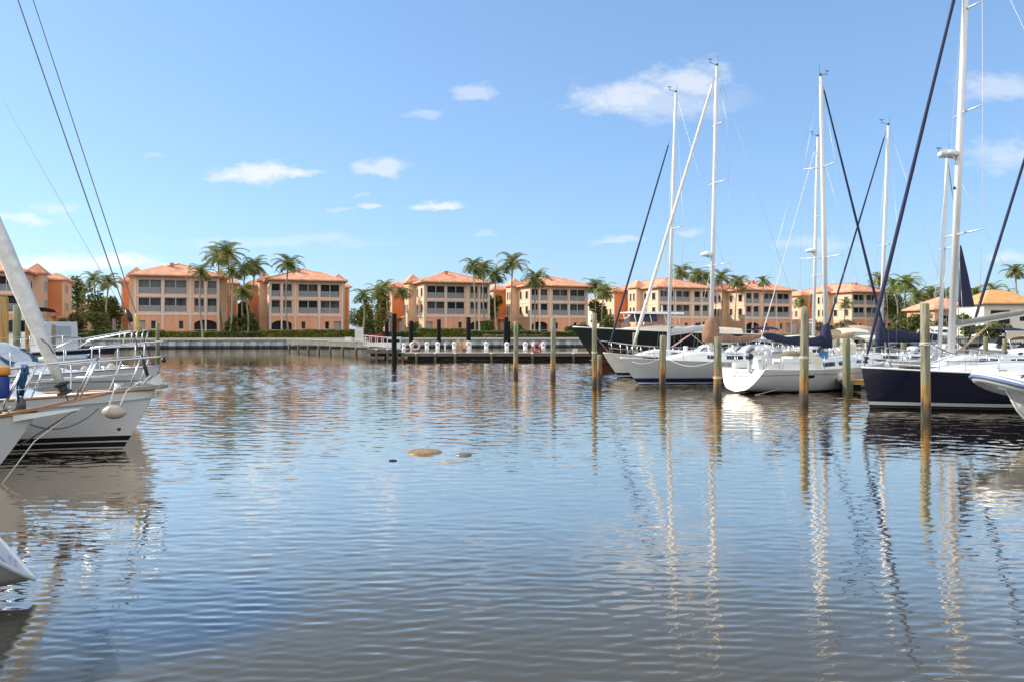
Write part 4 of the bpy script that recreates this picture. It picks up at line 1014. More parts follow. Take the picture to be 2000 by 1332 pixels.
    def rails(s, t0=.12, t1=.86, step=.13, h=.62, pulpit=True, pushpit=True, r=.014, lines=True):
        ts = []; t = t0
        while t <= t1+.001: ts.append(t); t += step
        for side in (-1,1):
            for t in ts:
                p = s.h.edge(t, side, .07); s.tube('stanchion', [p, p+Vector((0,0,h))], r, STEEL, n=5)
            if lines:
                for f in (.5, .98): s.tube('lifeline', [s.h.edge(t, side, .07, h*f) for t in ([.03]+ts+[.9])], .006, WIRE, n=4)
        if pulpit:
            pu = MB(); tip = s.h.edge(1,1)+Vector((.12,-s.h.hb(1),h+.06))
            top = [s.h.edge(.87,1,.05,h)] + [s.h.edge(.94,1,.02,h+.04), tip+Vector((0,.1,0)), tip+Vector((0,-.1,0)), s.h.edge(.94,-1,.02,h+.04)] + [s.h.edge(.87,-1,.05,h)]
            pu.tube(top, r*1.25, 6); po = pu.build('pulpit', STEEL, s.root, smooth=True)
            for side in (-1,1):
                for t_, dx in ((.87,.15),(.95,.2)):
                    q = s.h.edge(t_, side, .05); s.tube('pulpit_leg', [q, q+Vector((dx*.3,0,h+.01))], r*1.1, STEEL, po, 5)
                s.tube('pulpit_mid_rail', [s.h.edge(.87,side,.05,h*.5), s.h.edge(.95,side,.04,h*.52)], r, STEEL, po, 5)
        if pushpit:
            pu = MB(); x0 = s.h.x(0,1)
            top = [s.h.edge(.13,1,.06,h), s.h.edge(.02,1,.08,h), s.h.edge(.02,-1,.08,h), s.h.edge(.13,-1,.06,h)]
            pu.tube(top, r*1.25, 6); po = pu.build('pushpit', STEEL, s.root, smooth=True)
            for side in (-1,1):
                for t_ in (.02,.1): q = s.h.edge(t_, side, .08); s.tube('pushpit_leg', [q, q+Vector((0,0,h))], r*1.1, STEEL, po, 5)
    def dodger(s, xa, xb, w, h, m=CREAM, name='dodger', front=.55):
        """canvas spray hood: open aft, sloping forward"""
        z = s.dz(xa); mb = MB(); rings = []
        for i in range(7):
            f = i/6; x = lerp(xa, xb, f); hh = h*(1 if f < .45 else 1-((f-.45)/.55)**1.5*.62)
            rings.append([(x, w*math.cos(PI*k/10)*(1-.05*f), z+.3*h*0+hh*(math.sin(PI*k/10))**.55) for k in range(11)])
        mb.loft(rings, closed=False, cap=False); d = mb.build(name, m, s.root, smooth=True)
        pn = MB(); r_ = rings[4]; r2 = rings[6]
        pn.face([Vector(r_[3])+Vector((.03,0,.03)), Vector(r_[7])+Vector((.03,0,.03)), Vector(r2[7])+Vector((.02,0,.03)), Vector(r2[3])+Vector((.02,0,.03))]); pn.build('clear_panel', GLASSD, d)
        return d
    def bimini(s, xa, xb, w, z0, z1, m=CREAM, name='bimini'):
        mb = MB(); rings = []
        for i in range(7):
            f = i/6; x = lerp(xa, xb, f); zz = z1-.10*(2*f-1)**2
            rings.append([(x, w*(k/4-1), zz-.16*(k/4-1)**2-(.10 if k in (0,8) else 0)) for k in range(9)])
        mb.loft(rings, closed=False, cap=False); b = mb.build(name, m, s.root, smooth=True)
        for side in (-1,1):
            for x, x2 in ((xa,lerp(xa,xb,.4)),(xb,lerp(xa,xb,.6))): s.tube('bimini_pole', [(x2,side*w*.95,z0),(x,side*w*.98,z1-.28)], .014, STEEL, b, 5)
        return b
    def cockpit(s, xa, xb, w, wheel=True, cm=WHITE):
        z = s.dz((xa+xb)/2)
        for side in (-1,1):
            b = MB(); b.box((xa, side*w-.09, z-.02), (xb, side*w+.09, z+.27)); s.part(b, 'coaming', cm, smooth=False)
            b = MB(); b.tube([(xb-.3,side*w,z+.27),(xb-.3,side*w,z+.40)], [.09,.07], 10); s.part(b, 'winch', STEEL)
        if wheel:
            xw = lerp(xa,xb,.35); b = MB(); b.tube([(xw,0,z-.1),(xw,0,z+.75)], .07, 8); p = s.part(b, 'steering_pedestal', WHITE)
            b = MB(); b.tube([(xw-.12,math.cos(2*PI*i/18)*.42,z+.6+math.sin(2*PI*i/18)*.42) for i in range(18)], .016, 5, closed=True)
            for k in range(5): b.tube([(xw-.12,0,z+.6),(xw-.12,math.cos(2*PI*k/5)*.42,z+.6+math.sin(2*PI*k/5)*.42)], .009, 4)
            b.build('steering_wheel', STEEL, p, smooth=True)
    def hatch(s, x, w=.5, z=None):
        z = s.dz(x) if z is None else z; b = MB(); b.box((x-w/2,-w/2,z+.03),(x+w/2,w/2,z+.11)); s.part(b, 'deck_hatch', GLASSD, smooth=False)
    def radar(s, px, py, r=.3, cup=.2, reach=None):
        p = s.cl(px, py); b = MB(); b.tube([p+Vector((0,0,-.1)),p+Vector((0,0,-.06)),p+Vector((0,0,.06)),p+Vector((0,0,.13))], [r*.8,r,r*.95,r*.3], 14); o = s.part(b, 'radar_dome', WHITE)
        f = (p.z-s.b.z)/(s.t.z-s.b.z); s.tube('radar_bracket', [p+Vector((0,0,-.11)), s.b.lerp(s.t,f)+Vector((0,0,-.2))], .03, ALU, o, 5)
def line(name, pts, r, m, label, cat='rope', group='mooring lines'):
    mb = MB(); mb.tube(pts, r, 6); o = mb.build(name, m, smooth=True); return tag(o, label, cat, group)
def xz(px, Y): return (at(px, HY, Y).x, Y)
# ------------------------------------------------------------------ boats on the right
V = Vector
BOT = (.012,.012,.014); WH = (.76,.76,.74); NV = (.006,.008,.028)
H_A = zband('hull white dark bottom', [(-1,BOT),(.05,(.50,.46,.36)),(.085,(.66,.64,.58)),(.14,WH),(.74,(.25,.25,.26)),(.775,WH)], .18, var=.05, scale=.7, lo=-1, hi=3)
H_B = zband('hull white navy boot stripe', [(-1,BOT),(.03,(.70,.70,.70)),(.10,(.015,.02,.09)),(.30,(.60,.59,.55)),(.36,(.66,.67,.67))], .18, var=.06, scale=.7, lo=-1, hi=3)
H_C = zband('hull cream navy stripe', [(-1,BOT),(.06,(.70,.68,.62)),(.12,(.02,.025,.09)),(.28,(.76,.73,.66))], .2, var=.05, lo=-1, hi=3)
H_D = zband('hull dark yacht', [(-1,(.05,.02,.015)),(.35,(.085,.04,.03)),(1.0,(.10,.035,.03)),(1.55,(.018,.022,.022))], .2, var=.25, scale=.6, lo=-1, hi=3, wob=.3, const=False)
H_G = zband('hull navy white stripe', [(-1,BOT),(.06,(.07,.065,.045)),(.09,BOT),(.135,(.62,.62,.62)),(.25,NV)], .1, var=.10, scale=.8, lo=-1, hi=3)
H_W = zband('hull plain white', [(-1,BOT),(.05,WH)], .2, var=.05, lo=-1, hi=3)
H_K = zband('hull white blue stripe', [(-1,(.70,.70,.68)),(1.0,(.70,.70,.68)),(1.06,(.20,.33,.55)),(1.17,(.78,.78,.77))], .2, var=.04, lo=-1, hi=3)

A = Boat('sailboat', xz(1436,31.9), xz(1742,36.2), 'white sloop with navy sail cover and white reversed transom, behind two timber pilings', B=3.15, fb=1.22, fs=1.0, rake=.9, rev=.42, ws=.78, kstern=.06, draft=.45)
A.hull(H_A, transm=WHITE)
sec = house_part(A.h, A.root, A.L*.40, A.L*.86, 1.05, .45, .42, wins=[(.03,.22,.25,.68),(.28,.47,.25,.68),(.58,.66,.3,.62)])
for sx in (1.0,):
    b = MB(); x0 = A.cl(1519,738).x; w0 = A.h.hb(x0/A.L)*.965
    pts = []
    for dx, z in ((0,.62),(.62,.62),(.62,.74),(0,.74)):
        t = (x0+dx)/A.L; q = (z-A.h.keel(t))/(A.h.sheer(t)-A.h.keel(t)); pts.append((x0+dx, -(A.h.hb(t)*q**(.36+.5*t**2.2)+.006), z))
    b.face(pts); b.build('hull_window', GLASSD, A.root)
mo = A.mast(A.cl(1614,702), A.cl(1603,150), .105, (.36,.68), spread=.9)
A.forestay(A.cl(1738,694), A.cl(1605,160), .070, NAVYSTAY)
A.boom(A.cl(1612,676), A.cl(1488,661), .07)
A.stack(A.cl(1612,674), A.cl(1490,660), .42, .24, .17, NAVY, 'sail_cover', .10, 1)
A.tube('mast_boot_cover', [A.cl(1612,680), A.cl(1612,662), A.cl(1613,645), A.cl(1614,630)], [.30,.30,.2,.11], NAVY)
A.tube('boom_vang', [A.cl(1604,657), A.cl(1638,687)], .03, WHITE)
A.rails(.12,.84,.12,.6); A.cockpit(A.L*.08, A.L*.36, .95)
A.dodger(A.L*.33, A.L*.47, 1.0, .78, CREAM); A.hatch(A.L*.9, .5)
for k, (x, y_, sx, sy, sz) in enumerate(((.10,-.55,.3,.25,.55),(.2,-.62,.35,.3,.42),(.28,-.5,.3,.3,.5))):
    b = MB(); b.box((A.L*x-sx, y_-sy, A.dz(0)), (A.L*x+sx, y_+sy, A.dz(0)+sz)); A.part(b, 'cockpit_seat', WHITE, smooth=False)
g = MB()                                                        # dark lettering on the transom
for row, (z, h_, n) in enumerate(((.80,.10,7),(.66,.10,8),(.44,.06,6))):
    for k in range(n):
        y0 = .42 - k*(.84/n); p = [A.h.x(0, (zz-.06)/(1.0-.06)) - .012 for zz in (z, z+h_)]
        if (k+row) % 4 == 3: continue
        g.face([(p[0],y0,z),(p[0],y0-.05,z),(p[1],y0-.05,z+h_),(p[1],y0,z+h_)])
        if (k*7+row) % 3: g.face([(p[0],y0-.05,z),(p[0],y0-.085,z),(p[0]+.003,y0-.085,z+.02),(p[0]+.003,y0-.05,z+.02)])
g.build('lettering', BLACK, A.root)

B_ = Boat('sailboat', xz(1600,40.2), xz(1211,36.6), 'grey white cutter with navy boot stripe, white furled headsail and brown covered mainsail', B=3.5, fb=1.28, fs=1.1, rake=1.15, rev=.3, ws=.7, draft=.5)
B_.hull(H_B)
house_part(B_.h, B_.root, B_.L*.34, B_.L*.80, 1.2, .5, .46, wins=[(.05,.22,.3,.7),(.27,.44,.3,.7),(.5,.62,.3,.7)])
B_.mast(B_.cl(1388,702), B_.cl(1400,130), .105, (.32,.60,.8), spread=.85)
B_.radar(1380,497,.30)
B_.forestay(B_.cl(1232,692), B_.cl(1396,150), .10, SAILW, ends=.35, name='furled_headsail')
B_.boom(B_.cl(1393,672), B_.cl(1486,662), .08)
B_.stack(B_.cl(1393,664), B_.cl(1486,659), .46, .18, .15, BROWN, 'sail_cover', .16, 3)
B_.tube('mast_cover', [B_.cl(1388,669), B_.cl(1388,655), B_.cl(1389,640), B_.cl(1389,628), B_.cl(1390,622)], [.42,.44,.40,.28,.14], BROWN, n=10)
B_.rails(.1,.86,.11,.62); B_.cockpit(B_.L*.08, B_.L*.32, 1.0); B_.dodger(B_.L*.29, B_.L*.43, 1.15, .85, GREYCANVAS); B_.bimini(B_.L*.03, B_.L*.20, 1.1, 1.1, 2.35, CREAM)
B_.hatch(B_.L*.86, .55); B_.tube('sheet', [B_.cl(1396,690), B_.cl(1352,655)], .012, ROPEW)
for k in range(2):
    b = MB(); b.tube([(B_.L*(.55+.12*k),-.4,B_.dz(6)+.46),(B_.L*(.55+.12*k),-.4,B_.dz(6)+.75)], [.09,.12], 8); B_.part(b, 'deck_vent', WHITE)

C_ = Boat('sailboat', xz(1478,44.5), xz(1178,42.2), 'cream hulled sloop with navy furled jib, its bow just right of the slim piling', B=2.9, fb=1.35, fs=1.05, rake=1.1, rev=.3, ws=.7, draft=.45, bowp=1.7)
C_.hull(H_C)
house_part(C_.h, C_.root, C_.L*.36, C_.L*.80, 1.0, .45, .44, wins=[(.1,.3,.3,.7),(.38,.55,.3,.7)])
C_.mast(C_.cl(1305,694), C_.cl(1320,182), .10, (.48,), spread=.9)
C_.forestay(C_.cl(1184,696), C_.cl(1309,272), .068, NAVYSTAY, ends=.4)
C_.boom(C_.cl(1308,654), C_.cl(1386,643), .06)
C_.stack(C_.cl(1309,651), C_.cl(1384,641), .30, .24, .17, GREYCANVAS, 'sail_cover', .03, 5)
C_.tube('boom_vang', [C_.cl(1312,678), C_.cl(1354,650)], .04, PINK)
C_.rails(.1,.86,.13,.6); C_.cockpit(C_.L*.08, C_.L*.32, .85); C_.dodger(C_.L*.28, C_.L*.42, 1.0, .8, GREYCANVAS)

E_ = Boat('sailboat', xz(1728,47), xz(1468,46.2), 'sloop with a radar dome on its mast, hidden behind the navy sail cover', B=2.9, fb=1.35, fs=1.15, rake=1.0, rev=.3, draft=.45)
E_.hull(H_W)
house_part(E_.h, E_.root, E_.L*.3, E_.L*.78, 1.0, .5, .5, wins=[(.1,.3,.3,.7),(.4,.6,.3,.7)])
E_.mast(E_.cl(1588,690), E_.cl(1597,268), .10, (.36,.63), spread=.9); E_.radar(1584,490,.34)
E_.forestay(E_.cl(1478,692), E_.cl(1594,285), .035, SAILW, drum=True)
E_.boom(E_.cl(1592,668), E_.cl(1668,660), .06); E_.stack(E_.cl(1592,664), E_.cl(1668,656), .34, .22, .16, TANCANVAS, 'sail_cover', .04, 7)
E_.rails(.1,.86,.13,.62); E_.dodger(E_.L*.28, E_.L*.44, 1.05, 1.0, CREAM); E_.bimini(E_.L*.02, E_.L*.22, 1.1, 1.1, 2.3, CREAM); E_.cockpit(E_.L*.06, E_.L*.3, .9)

F_ = Boat('sailboat', xz(1905,41.5), xz(1590,41), 'sloop with long navy boom cover, behind the bow deck of the navy boat', B=2.9, fb=1.2, fs=1.0, rake=.9, rev=.3, draft=.45)
F_.hull(H_W)
house_part(F_.h, F_.root, F_.L*.34, F_.L*.8, 1.0, .5, .42, wins=[(.1,.3,.3,.7),(.4,.6,.3,.7)])
F_.mast(F_.cl(1719,694), F_.cl(1735,246), .10, (.48,), spread=.9)
F_.forestay(F_.cl(1600,694), F_.cl(1731,256), .062, NAVYSTAY, ends=.4)
F_.boom(F_.cl(1722,668), F_.cl(1834,664), .06); F_.stack(F_.cl(1723,666), F_.cl(1834,663), .78, .34, .2, NAVY, 'sail_cover', .06, 9)
F_.tube('mast_boot_cover', [F_.cl(1718,688), F_.cl(1718,664), F_.cl(1719,640), F_.cl(1720,625)], [.22,.24,.2,.11], NAVY)
F_.rails(.1,.86,.13,.6); F_.dodger(F_.L*.28, F_.L*.42, 1.0, .8, GREYCANVAS); F_.cockpit(F_.L*.06, F_.L*.3, .9)

G_ = Boat('sailboat', (at(1683,HY,25.5).x+11.6, 25.7), xz(1683,25.5), 'sloop with glossy navy hull, white waterline stripe and tall white mast at the right', B=3.5, fb=1.36, fs=1.12, rake=.32, rev=.5, ws=.8, draft=.5, sagz=.04, flare=.2)
G_.hull(H_G, railr=.03)
house_part(G_.h, G_.root, G_.L*.30, G_.L*.80, 1.15, .5, .40, wins=[(.30,.52,.25,.75)], slope=.5)
G_.mast(G_.cl(1857,692), G_.cl(1893,-170), .115, (.27,.545,.78), spread=1.0)
G_.radar(1851,301,.31); G_.forestay(G_.cl(1688,716), G_.cl(1890,-110), .070, NAVYSTAY, ends=.25)
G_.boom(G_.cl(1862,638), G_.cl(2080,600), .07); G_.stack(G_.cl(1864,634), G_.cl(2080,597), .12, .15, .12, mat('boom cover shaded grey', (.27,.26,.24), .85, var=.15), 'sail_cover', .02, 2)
G_.tube('boom_vang', [G_.cl(1866,692), G_.cl(1936,632)], [.045,.03], TANCANVAS)
G_.rails(.12,.86,.14,.6, pulpit=False); G_.hatch(G_.L*.86, .5); G_.cockpit(G_.L*.06, G_.L*.28, 1.0)
for px in (1868,1871): b = MB(); p = G_.cl(px-3, 370 if px == 1868 else 385); b.tube([p,p+V((0,-.0,.1))], [.07,.03], 8); G_.part(b, 'deck_light', BLACK)
for k in range(2): b = MB(); b.tube([(G_.L*.74,-.3-.12*k,G_.dz(8)+.33),(G_.L*.45,-.75-.12*k,G_.dz(5)+.42)], .012, 5); G_.part(b, 'jib_sheet', DARKWIRE)
b = MB(); p = G_.h.edge(.93,1,.3,.05); b.tube([p,p+V((.05,0,.22))], [.1,.07], 8); G_.part(b, 'windlass', STEEL)
b = MB(); b.tube([G_.h.edge(.72,1,.07),G_.h.edge(.72,1,.07,.62)], .014, 5); 

H_ = Boat('sailboat', xz(2080,33.5), xz(1742,33), 'small sloop with thin grey mast and navy triangular sail, behind the tall white mast', B=2.6, fb=1.15, fs=1.0, rake=.8, rev=.3, draft=.4)
H_.hull(H_W); house_part(H_.h, H_.root, H_.L*.22, H_.L*.78, .95, .5, .62, wins=[(.08,.3,.3,.75),(.42,.6,.3,.75)])
H_.mast(H_.cl(1835,692), H_.cl(1850,304), .085, (.53,), spread=.8)
b = MB(); pts = [H_.cl(1876,480), H_.cl(1889,535), H_.cl(1902,599), H_.cl(1874,600)]
b.loft([[p+V((0,.05,0)) for p in pts], [p+V((0,-.05,0)) for p in pts]]); H_.part(b, 'steadying_sail', NAVY, smooth=False)
H_.tube('sail_stay', [H_.cl(1872,690), H_.cl(1872,470), H_.cl(1851,310)], .014, DARKWIRE)
H_.tube('sail_boom', [H_.cl(1836,603), H_.cl(1901,600)], .03, ALU)
H_.rails(.1,.86,.15,.6, lines=True); H_.dodger(H_.L*.2, H_.L*.34, .95, .9, GREYCANVAS)

J_ = Boat('sailboat', (at(1876,HY,29.8).x+10.5, 30.1), xz(1876,29.8), 'white sloop at the right edge with a dark furled jib, mast outside the photo', B=2.5, fb=1.2, fs=1.0, rake=.9, rev=.3, draft=.4)
J_.hull(H_W); house_part(J_.h, J_.root, J_.L*.3, J_.L*.8, .85, .4, .5, wins=[(.1,.3,.3,.75),(.4,.6,.3,.7),(.68,.8,.3,.7)])
J_.mast(J_.cl(2085,692), J_.cl(2118,-70), .10, (.5,)); J_.forestay(J_.cl(1884,690), J_.cl(2112,-45), .062, NAVYSTAY, ends=.3)
J_.rails(.1,.86,.14,.6); J_.bimini(J_.L*.1, J_.L*.35, 1.0, 1.0, 2.4, TANCANVAS)

# dark yacht beyond the moored sailboats
D_ = Boat('motor_yacht', xz(1490,60.5), xz(1119,57), 'long dark hulled yacht with a high pointed bow and white hardtop, behind the moored sailboats', 'yacht', None, B=4.4, fb=2.82, fs=2.25, rake=2.1, rev=.2, ws=.85, draft=.6, sagz=.0, flare=.7)
D_.hull(H_D, railm=WHITE, railr=.055)
c0 = D_.cl(1310,640).x; c1 = D_.cl(1215,640).x
house_part(D_.h, D_.root, D_.L*.16, c1+.2, 1.4, .9, .5, m=CREAM, base=0, wins=[(.2,.4,.3,.8),(.45,.62,.3,.8)], slope=.3, winname='saloon_window')
b = MB(); xm = D_.cl(1272,640).x; xe = D_.cl(1225,640).x; z = D_.dz(xm)+.7
b.loft([[(xe,-.9,z),(xe,.9,z),(xe-.7,.8,z+.62),(xe-.7,-.8,z+.62)],[(xm,-1.1,z),(xm,1.1,z),(xm,.95,z+.66),(xm,-.95,z+.66)]]); D_.part(b, 'windscreen', GLASSD, smooth=False)
t0 = D_.cl(1322,612); t1 = D_.cl(1219,612)
b = MB(); b.loft([[(t0.x,-1.3,t0.z-.12),(t0.x,1.3,t0.z-.12),(t0.x,1.2,t0.z+.03),(t0.x,-1.2,t0.z+.03)],[(t1.x-.4,-1.2,t0.z-.10),(t1.x-.4,1.2,t0.z-.10),(t1.x-.4,1.1,t0.z+.08),(t1.x-.4,-1.1,t0.z+.08)],[(t1.x,-.9,t0.z-.02),(t1.x,.9,t0.z-.02),(t1.x,.85,t0.z+.05),(t1.x,-.85,t0.z+.05)]]); D_.part(b, 'hardtop', WHITE, smooth=False)
for side in (-1,1):
    for px in (1232,1262,1290,1316):
        p = D_.cl(px,640); D_.tube('hardtop_post', [(p.x,side*1.05,D_.dz(p.x)+.6),(p.x+.15,side*1.05,t0.z-.1)], .04, WHITE)
p = D_.cl(1293,600); D_.tube('signal_mast', [(p.x,0,t0.z),(p.x,0,p.z+.1)], .05, WHITE)
b = MB(); q0 = D_.cl(1300,640); b.loft([[(q0.x+1.3*math.cos(PI*k/8), yv, D_.dz(q0.x)+.3+1.15*math.sin(PI*k/8)) for k in range(9)] for yv in (-1.45,-1.25)]); D_.part(b, 'side_wing', PINK, smooth=False)

# powerboats with canopies among the moored sailboats
def powerboat(name, sx, bx, Y, label, canopy, z1, fb=1.1, curtain=None, cab=True, B=2.5):
    P = Boat(name, xz(sx,Y), xz(bx,Y), label, 'powerboat', 'powerboats with canopies', B=B, fb=fb, fs=fb*.8, rake=.8, rev=-.1, ws=.9, draft=.35, sagz=0, bowp=2.6)
    P.hull(H_W)
    if cab: house_part(P.h, P.root, P.L*.35, P.L*.85, B*.36, B*.2, .55, wins=[(.1,.35,.3,.8),(.42,.62,.3,.8)])
    b = MB(); xw = P.L*.52; z = P.dz(xw)+.45; b.loft([[(xw,-.8,z),(xw,.8,z),(xw+.5,.75,z),(xw+.5,-.75,z)],[(xw-.35,-.7,z+.55),(xw-.35,.7,z+.55),(xw-.28,.68,z+.55),(xw-.28,-.68,z+.55)]]); P.part(b, 'windscreen', GLASSD, smooth=False)
    P.bimini(P.L*.08, P.L*.55, B*.45, P.dz(0), z1, canopy, 'canopy')
    if curtain:
        mb = MB(); zt = z1-.26
        for i in range(8):
            a0 = P.L*.08+P.L*.47*i/8; a1 = P.L*.08+P.L*.47*(i+1)/8
            mb.face([(a0,B*.46+.03*(i%2),zt),(a1,B*.46+.03*((i+1)%2),zt),(a1,B*.45,zt-.9),(a0,B*.45,zt-.9)])
        mb.build('side_curtain', curtain, P.root)
    for k in range(2):
        b = MB(); b.box((P.L*(.12+.16*k),-.5,P.dz(0)-.1),(P.L*(.2+.16*k),.5,P.dz(0)+.55)); P.part(b, 'seat', DECKW, smooth=False)
    b = MB(); b.loft([[(-.45,-.2,-.3),(-.45,.2,-.3),(-.1,.2,-.3),(-.1,-.2,-.3)],[(-.5,-.25,.5),(-.5,.25,.5),(-.05,.25,.5),(-.05,-.25,.5)],[(-.45,-.2,1.05),(-.45,.2,1.05),(-.1,.2,1.05),(-.1,-.2,1.05)]]); P.part(b, 'outboard_motor', BLACK, smooth=False)
    P.h.rail('rub_rail', GREYCANVAS, P.root, .03, dz=-.05)
    return P
powerboat('powerboat', 1622, 1735, 50.3, 'powerboat under a cream canopy between the white stern boat and the navy boat', CREAM, 2.75, curtain=CREAM)
powerboat('powerboat', 2060, 1950, 36.5, 'powerboat under a brown and white canopy at the right edge', TANCANVAS, 2.4, curtain=WHITE)
powerboat('powerboat', 1500, 1400, 50.5, 'powerboat with a tan canopy behind the brown sail cover', TANCANVAS, 2.25)
powerboat('powerboat', 1860, 1745, 50.5, 'powerboat with a white canopy behind the navy boom cover', GREYCANVAS, 2.5)

# rigid inflatable tender at the right edge, nearest boat on that side
kx = at(1907,HY,19.4).x
KR = empty('inflatable_tender', (kx+4.2, 19.4, 0), PI, 'white inflatable tender with pale blue band and tan cushions at the right edge', 'dinghy')
KL = 4.2; RT = .205
def tube_c(f):
    """centre of the buoyancy tube: f = -1 starboard stern .. 0 bow .. 1 port stern"""
    a = abs(f); s_ = 1 if f >= 0 else -1
    if a < .42: th = a/.42*PI/2; x = KL-RT-.95*(1-math.cos(th)); y = .82*math.sin(th)
    else: x = lerp(KL-RT-.95, 0, (a-.42)/.58); y = .82+.06*math.sin((a-.42)/.58*PI)
    z = 1.02+.46*max(0, (x-(KL-1.9))/(1.9-RT))**1.7
    return V((x, s_*y, z))
fs_ = [-1+2*i/60 for i in range(61)]
b = MB(); b.tube([tube_c(f) for f in fs_], [RT*(.75 if abs(f) > .98 else 1) for f in fs_], 14); b.build('buoyancy_tube', mat('tender tube white', (.74,.74,.73), .4, var=.06, scale=3), KR, smooth=True)
for dz_, r_, m_, nm in ((-.03,.05,mat('tender band blue', (.12,.18,.30), .5, var=.1),'rubbing_band'),(.075,.016,mat('tender trim blue', (.30,.40,.56), .5, var=.1),'trim_band')):
    pts = []
    for f in fs_[1:-1]:
        c_ = tube_c(f); d_ = tube_c(f+.01)-tube_c(f-.01); o_ = V((d_.y, -d_.x, 0)); o_.normalize()
        if o_.dot(V((c_.x-KL*.4, c_.y*3, 0))) < 0: o_ = -o_
        pts.append(c_ + o_*math.sqrt(max(0, RT**2-dz_**2))*.97 + V((0,0,dz_)))
    b = MB(); b.tube(pts, r_, 8); b.build(nm, m_, KR, smooth=True)
b = MB(); rings = []
for i in range(13):
    f = i/12; x = lerp(0, KL-RT-.55, f); w = .80*(1-max(0,(f-.55)/.45)**2.2)+.02; zt = 1.02+.40*max(0,(x-(KL-1.9))/(1.9-RT))**1.7-.08
    zk = lerp(-.12, zt-.05, max(0,(f-.50)/.50)**2.6)
    rings.append([(x,-w,zt),(x,-w*.92,lerp(zt,zk,.45)),(x,0,zk),(x,w*.92,lerp(zt,zk,.45)),(x,w,zt)])
b.loft(rings, closed=False, cap=False); b.face(rings[0]); b.build('hull', mat('tender hull white', (.66,.66,.64), .3, var=.06), KR)
b = MB(); b.tube([V(r_[2])+V((.0,0,.0)) for r_ in rings[3:]], .035, 8); b.build('keel_strip', WHITE, KR, smooth=True)
b = MB(); b.face([(0,-.66,.98),(KL-1.3,-.66,.98),(KL-.75,-.3,1.12),(KL-.75,.3,1.12),(KL-1.3,.66,.98),(0,.66,.98)]); b.build('floor', DECKW, KR)
for x0, w_, h_, m_, nm in ((KL-.95,.34,.34,DECKW,'bow_locker'),(KL-1.35,.50,.42,TANCANVAS,'bow_cushion'),(KL-1.9,.42,.55,CREAM,'seat_back'),(KL-2.5,.38,.80,WHITE,'console'),(KL-3.3,.55,.50,TANCANVAS,'seat')):
    z0 = .985 if x0 < KL-1 else 1.10; b = MB()
    b.loft([[(x0-.2,-w_,z0),(x0+.2,-w_,z0),(x0+.2,w_,z0),(x0-.2,w_,z0)],[(x0-.22,-w_*1.03,z0+h_*.7),(x0+.17,-w_*1.03,z0+h_*.7),(x0+.17,w_*1.03,z0+h_*.7),(x0-.22,w_*1.03,z0+h_*.7)],[(x0-.18,-w_*.9,z0+h_),(x0+.05,-w_*.9,z0+h_),(x0+.05,w_*.9,z0+h_),(x0-.18,w_*.9,z0+h_)]]); b.build(nm, m_, KR)
b = MB(); c_ = tube_c(.16)+V((.02,0,RT)); b.box((c_.x-.10,c_.y-.04,c_.z-.03),(c_.x+.10,c_.y+.04,c_.z+.02)); b.build('yellow_label', mat('dull yellow label', (.45,.36,.12), .6), KR)
for f in (.30,.52): c_ = tube_c(f); b = MB(); b.tube([c_+V((-.15,.06,RT*.9)),c_+V((-.07,.08,RT+.07)),c_+V((.07,.08,RT+.07)),c_+V((.15,.06,RT*.9))], .018, 6); b.build('grab_handle', BLACK, KR, smooth=True)

powerboat('powerboat', 1470, 1545, 62.5, 'far powerboat with a navy canopy between the radar mast and the twin masts', NAVY, 2.9, B=2.8)
powerboat('powerboat', 1700, 1612, 63, 'far powerboat with a tan canopy behind the cream canopy', TANCANVAS, 3.0, curtain=GREYCANVAS, B=2.8)
powerboat('powerboat', 1800, 1890, 63, 'far powerboat with a white canopy behind the nearest right piling', WHITE, 2.9, B=2.8)
powerboat('powerboat', 1995, 1905, 63, 'far powerboat with a dark canopy below the white villa', NAVY, 2.8, curtain=CREAM, B=2.8)
for px, ty, Y, w in ((1426,662,55,8),(1462,666,57,7),(1512,664,56,8),(1548,660,57,7),(1602,664,56,8),(1672,660,57,7),(1732,664,56,8),(1792,662,57,8),(1858,664,56,8),(1962,662,55,8)):
    piling(px, ty, Y, w, PILEG, 'weathered piling of the timber walkway behind the moored sailboats', 'pilings of the timber walkway')
for (bt, x, y_, lab) in ((A,.03,-.5,'small grey outboard motor clamped to the stern rail of the white sloop'),(B_,.03,.6,'small grey outboard motor clamped to the stern rail of the grey white cutter')):
    bpy.context.view_layer.update(); q = bt.root.matrix_world @ V((bt.L*x, y_, bt.dz(0)+.42)); o = empty('outboard_motor', q, bt.root.rotation_euler.z, lab, 'outboard motor')
    b = MB(); b.loft([[(-.10,-.08,0),(.13,-.08,0),(.13,.08,0),(-.10,.08,0)],[(-.12,-.10,.14),(.15,-.10,.14),(.15,.10,.14),(-.12,.10,.14)],[(-.08,-.07,.24),(.08,-.07,.24),(.08,.07,.24),(-.08,.07,.24)]]); b.build('cowling', BLACK, o)
    b = MB(); b.box((-.05,-.04,-.55),(.05,.04,-.003)); b.build('shaft', GREYCANVAS, o); b = MB(); b.box((.06,-.06,-.2),(.14,.06,-.01)); b.build('clamp', STEEL, o)
BBQ = mat('grill steel', (.45,.45,.45), .35, .6, var=.15)
for (bt, x, y_, lab) in ((A,.14,-.95,'steel grill on the rail of the white sloop'),):
    q = bt.root.matrix_world @ V((bt.L*x, y_, bt.dz(0)+.62)); o = empty('grill', q, 0, lab, 'grill'); b = MB(); b.ball((0,0,.12), .2, 12, 8, (1.2,.8,.7)); b.build('kettle', BBQ, o, smooth=True); b = MB(); b.tube([(0,0,-.1),(0,0,.0)], .02, 6); b.build('bracket', STEEL, o)
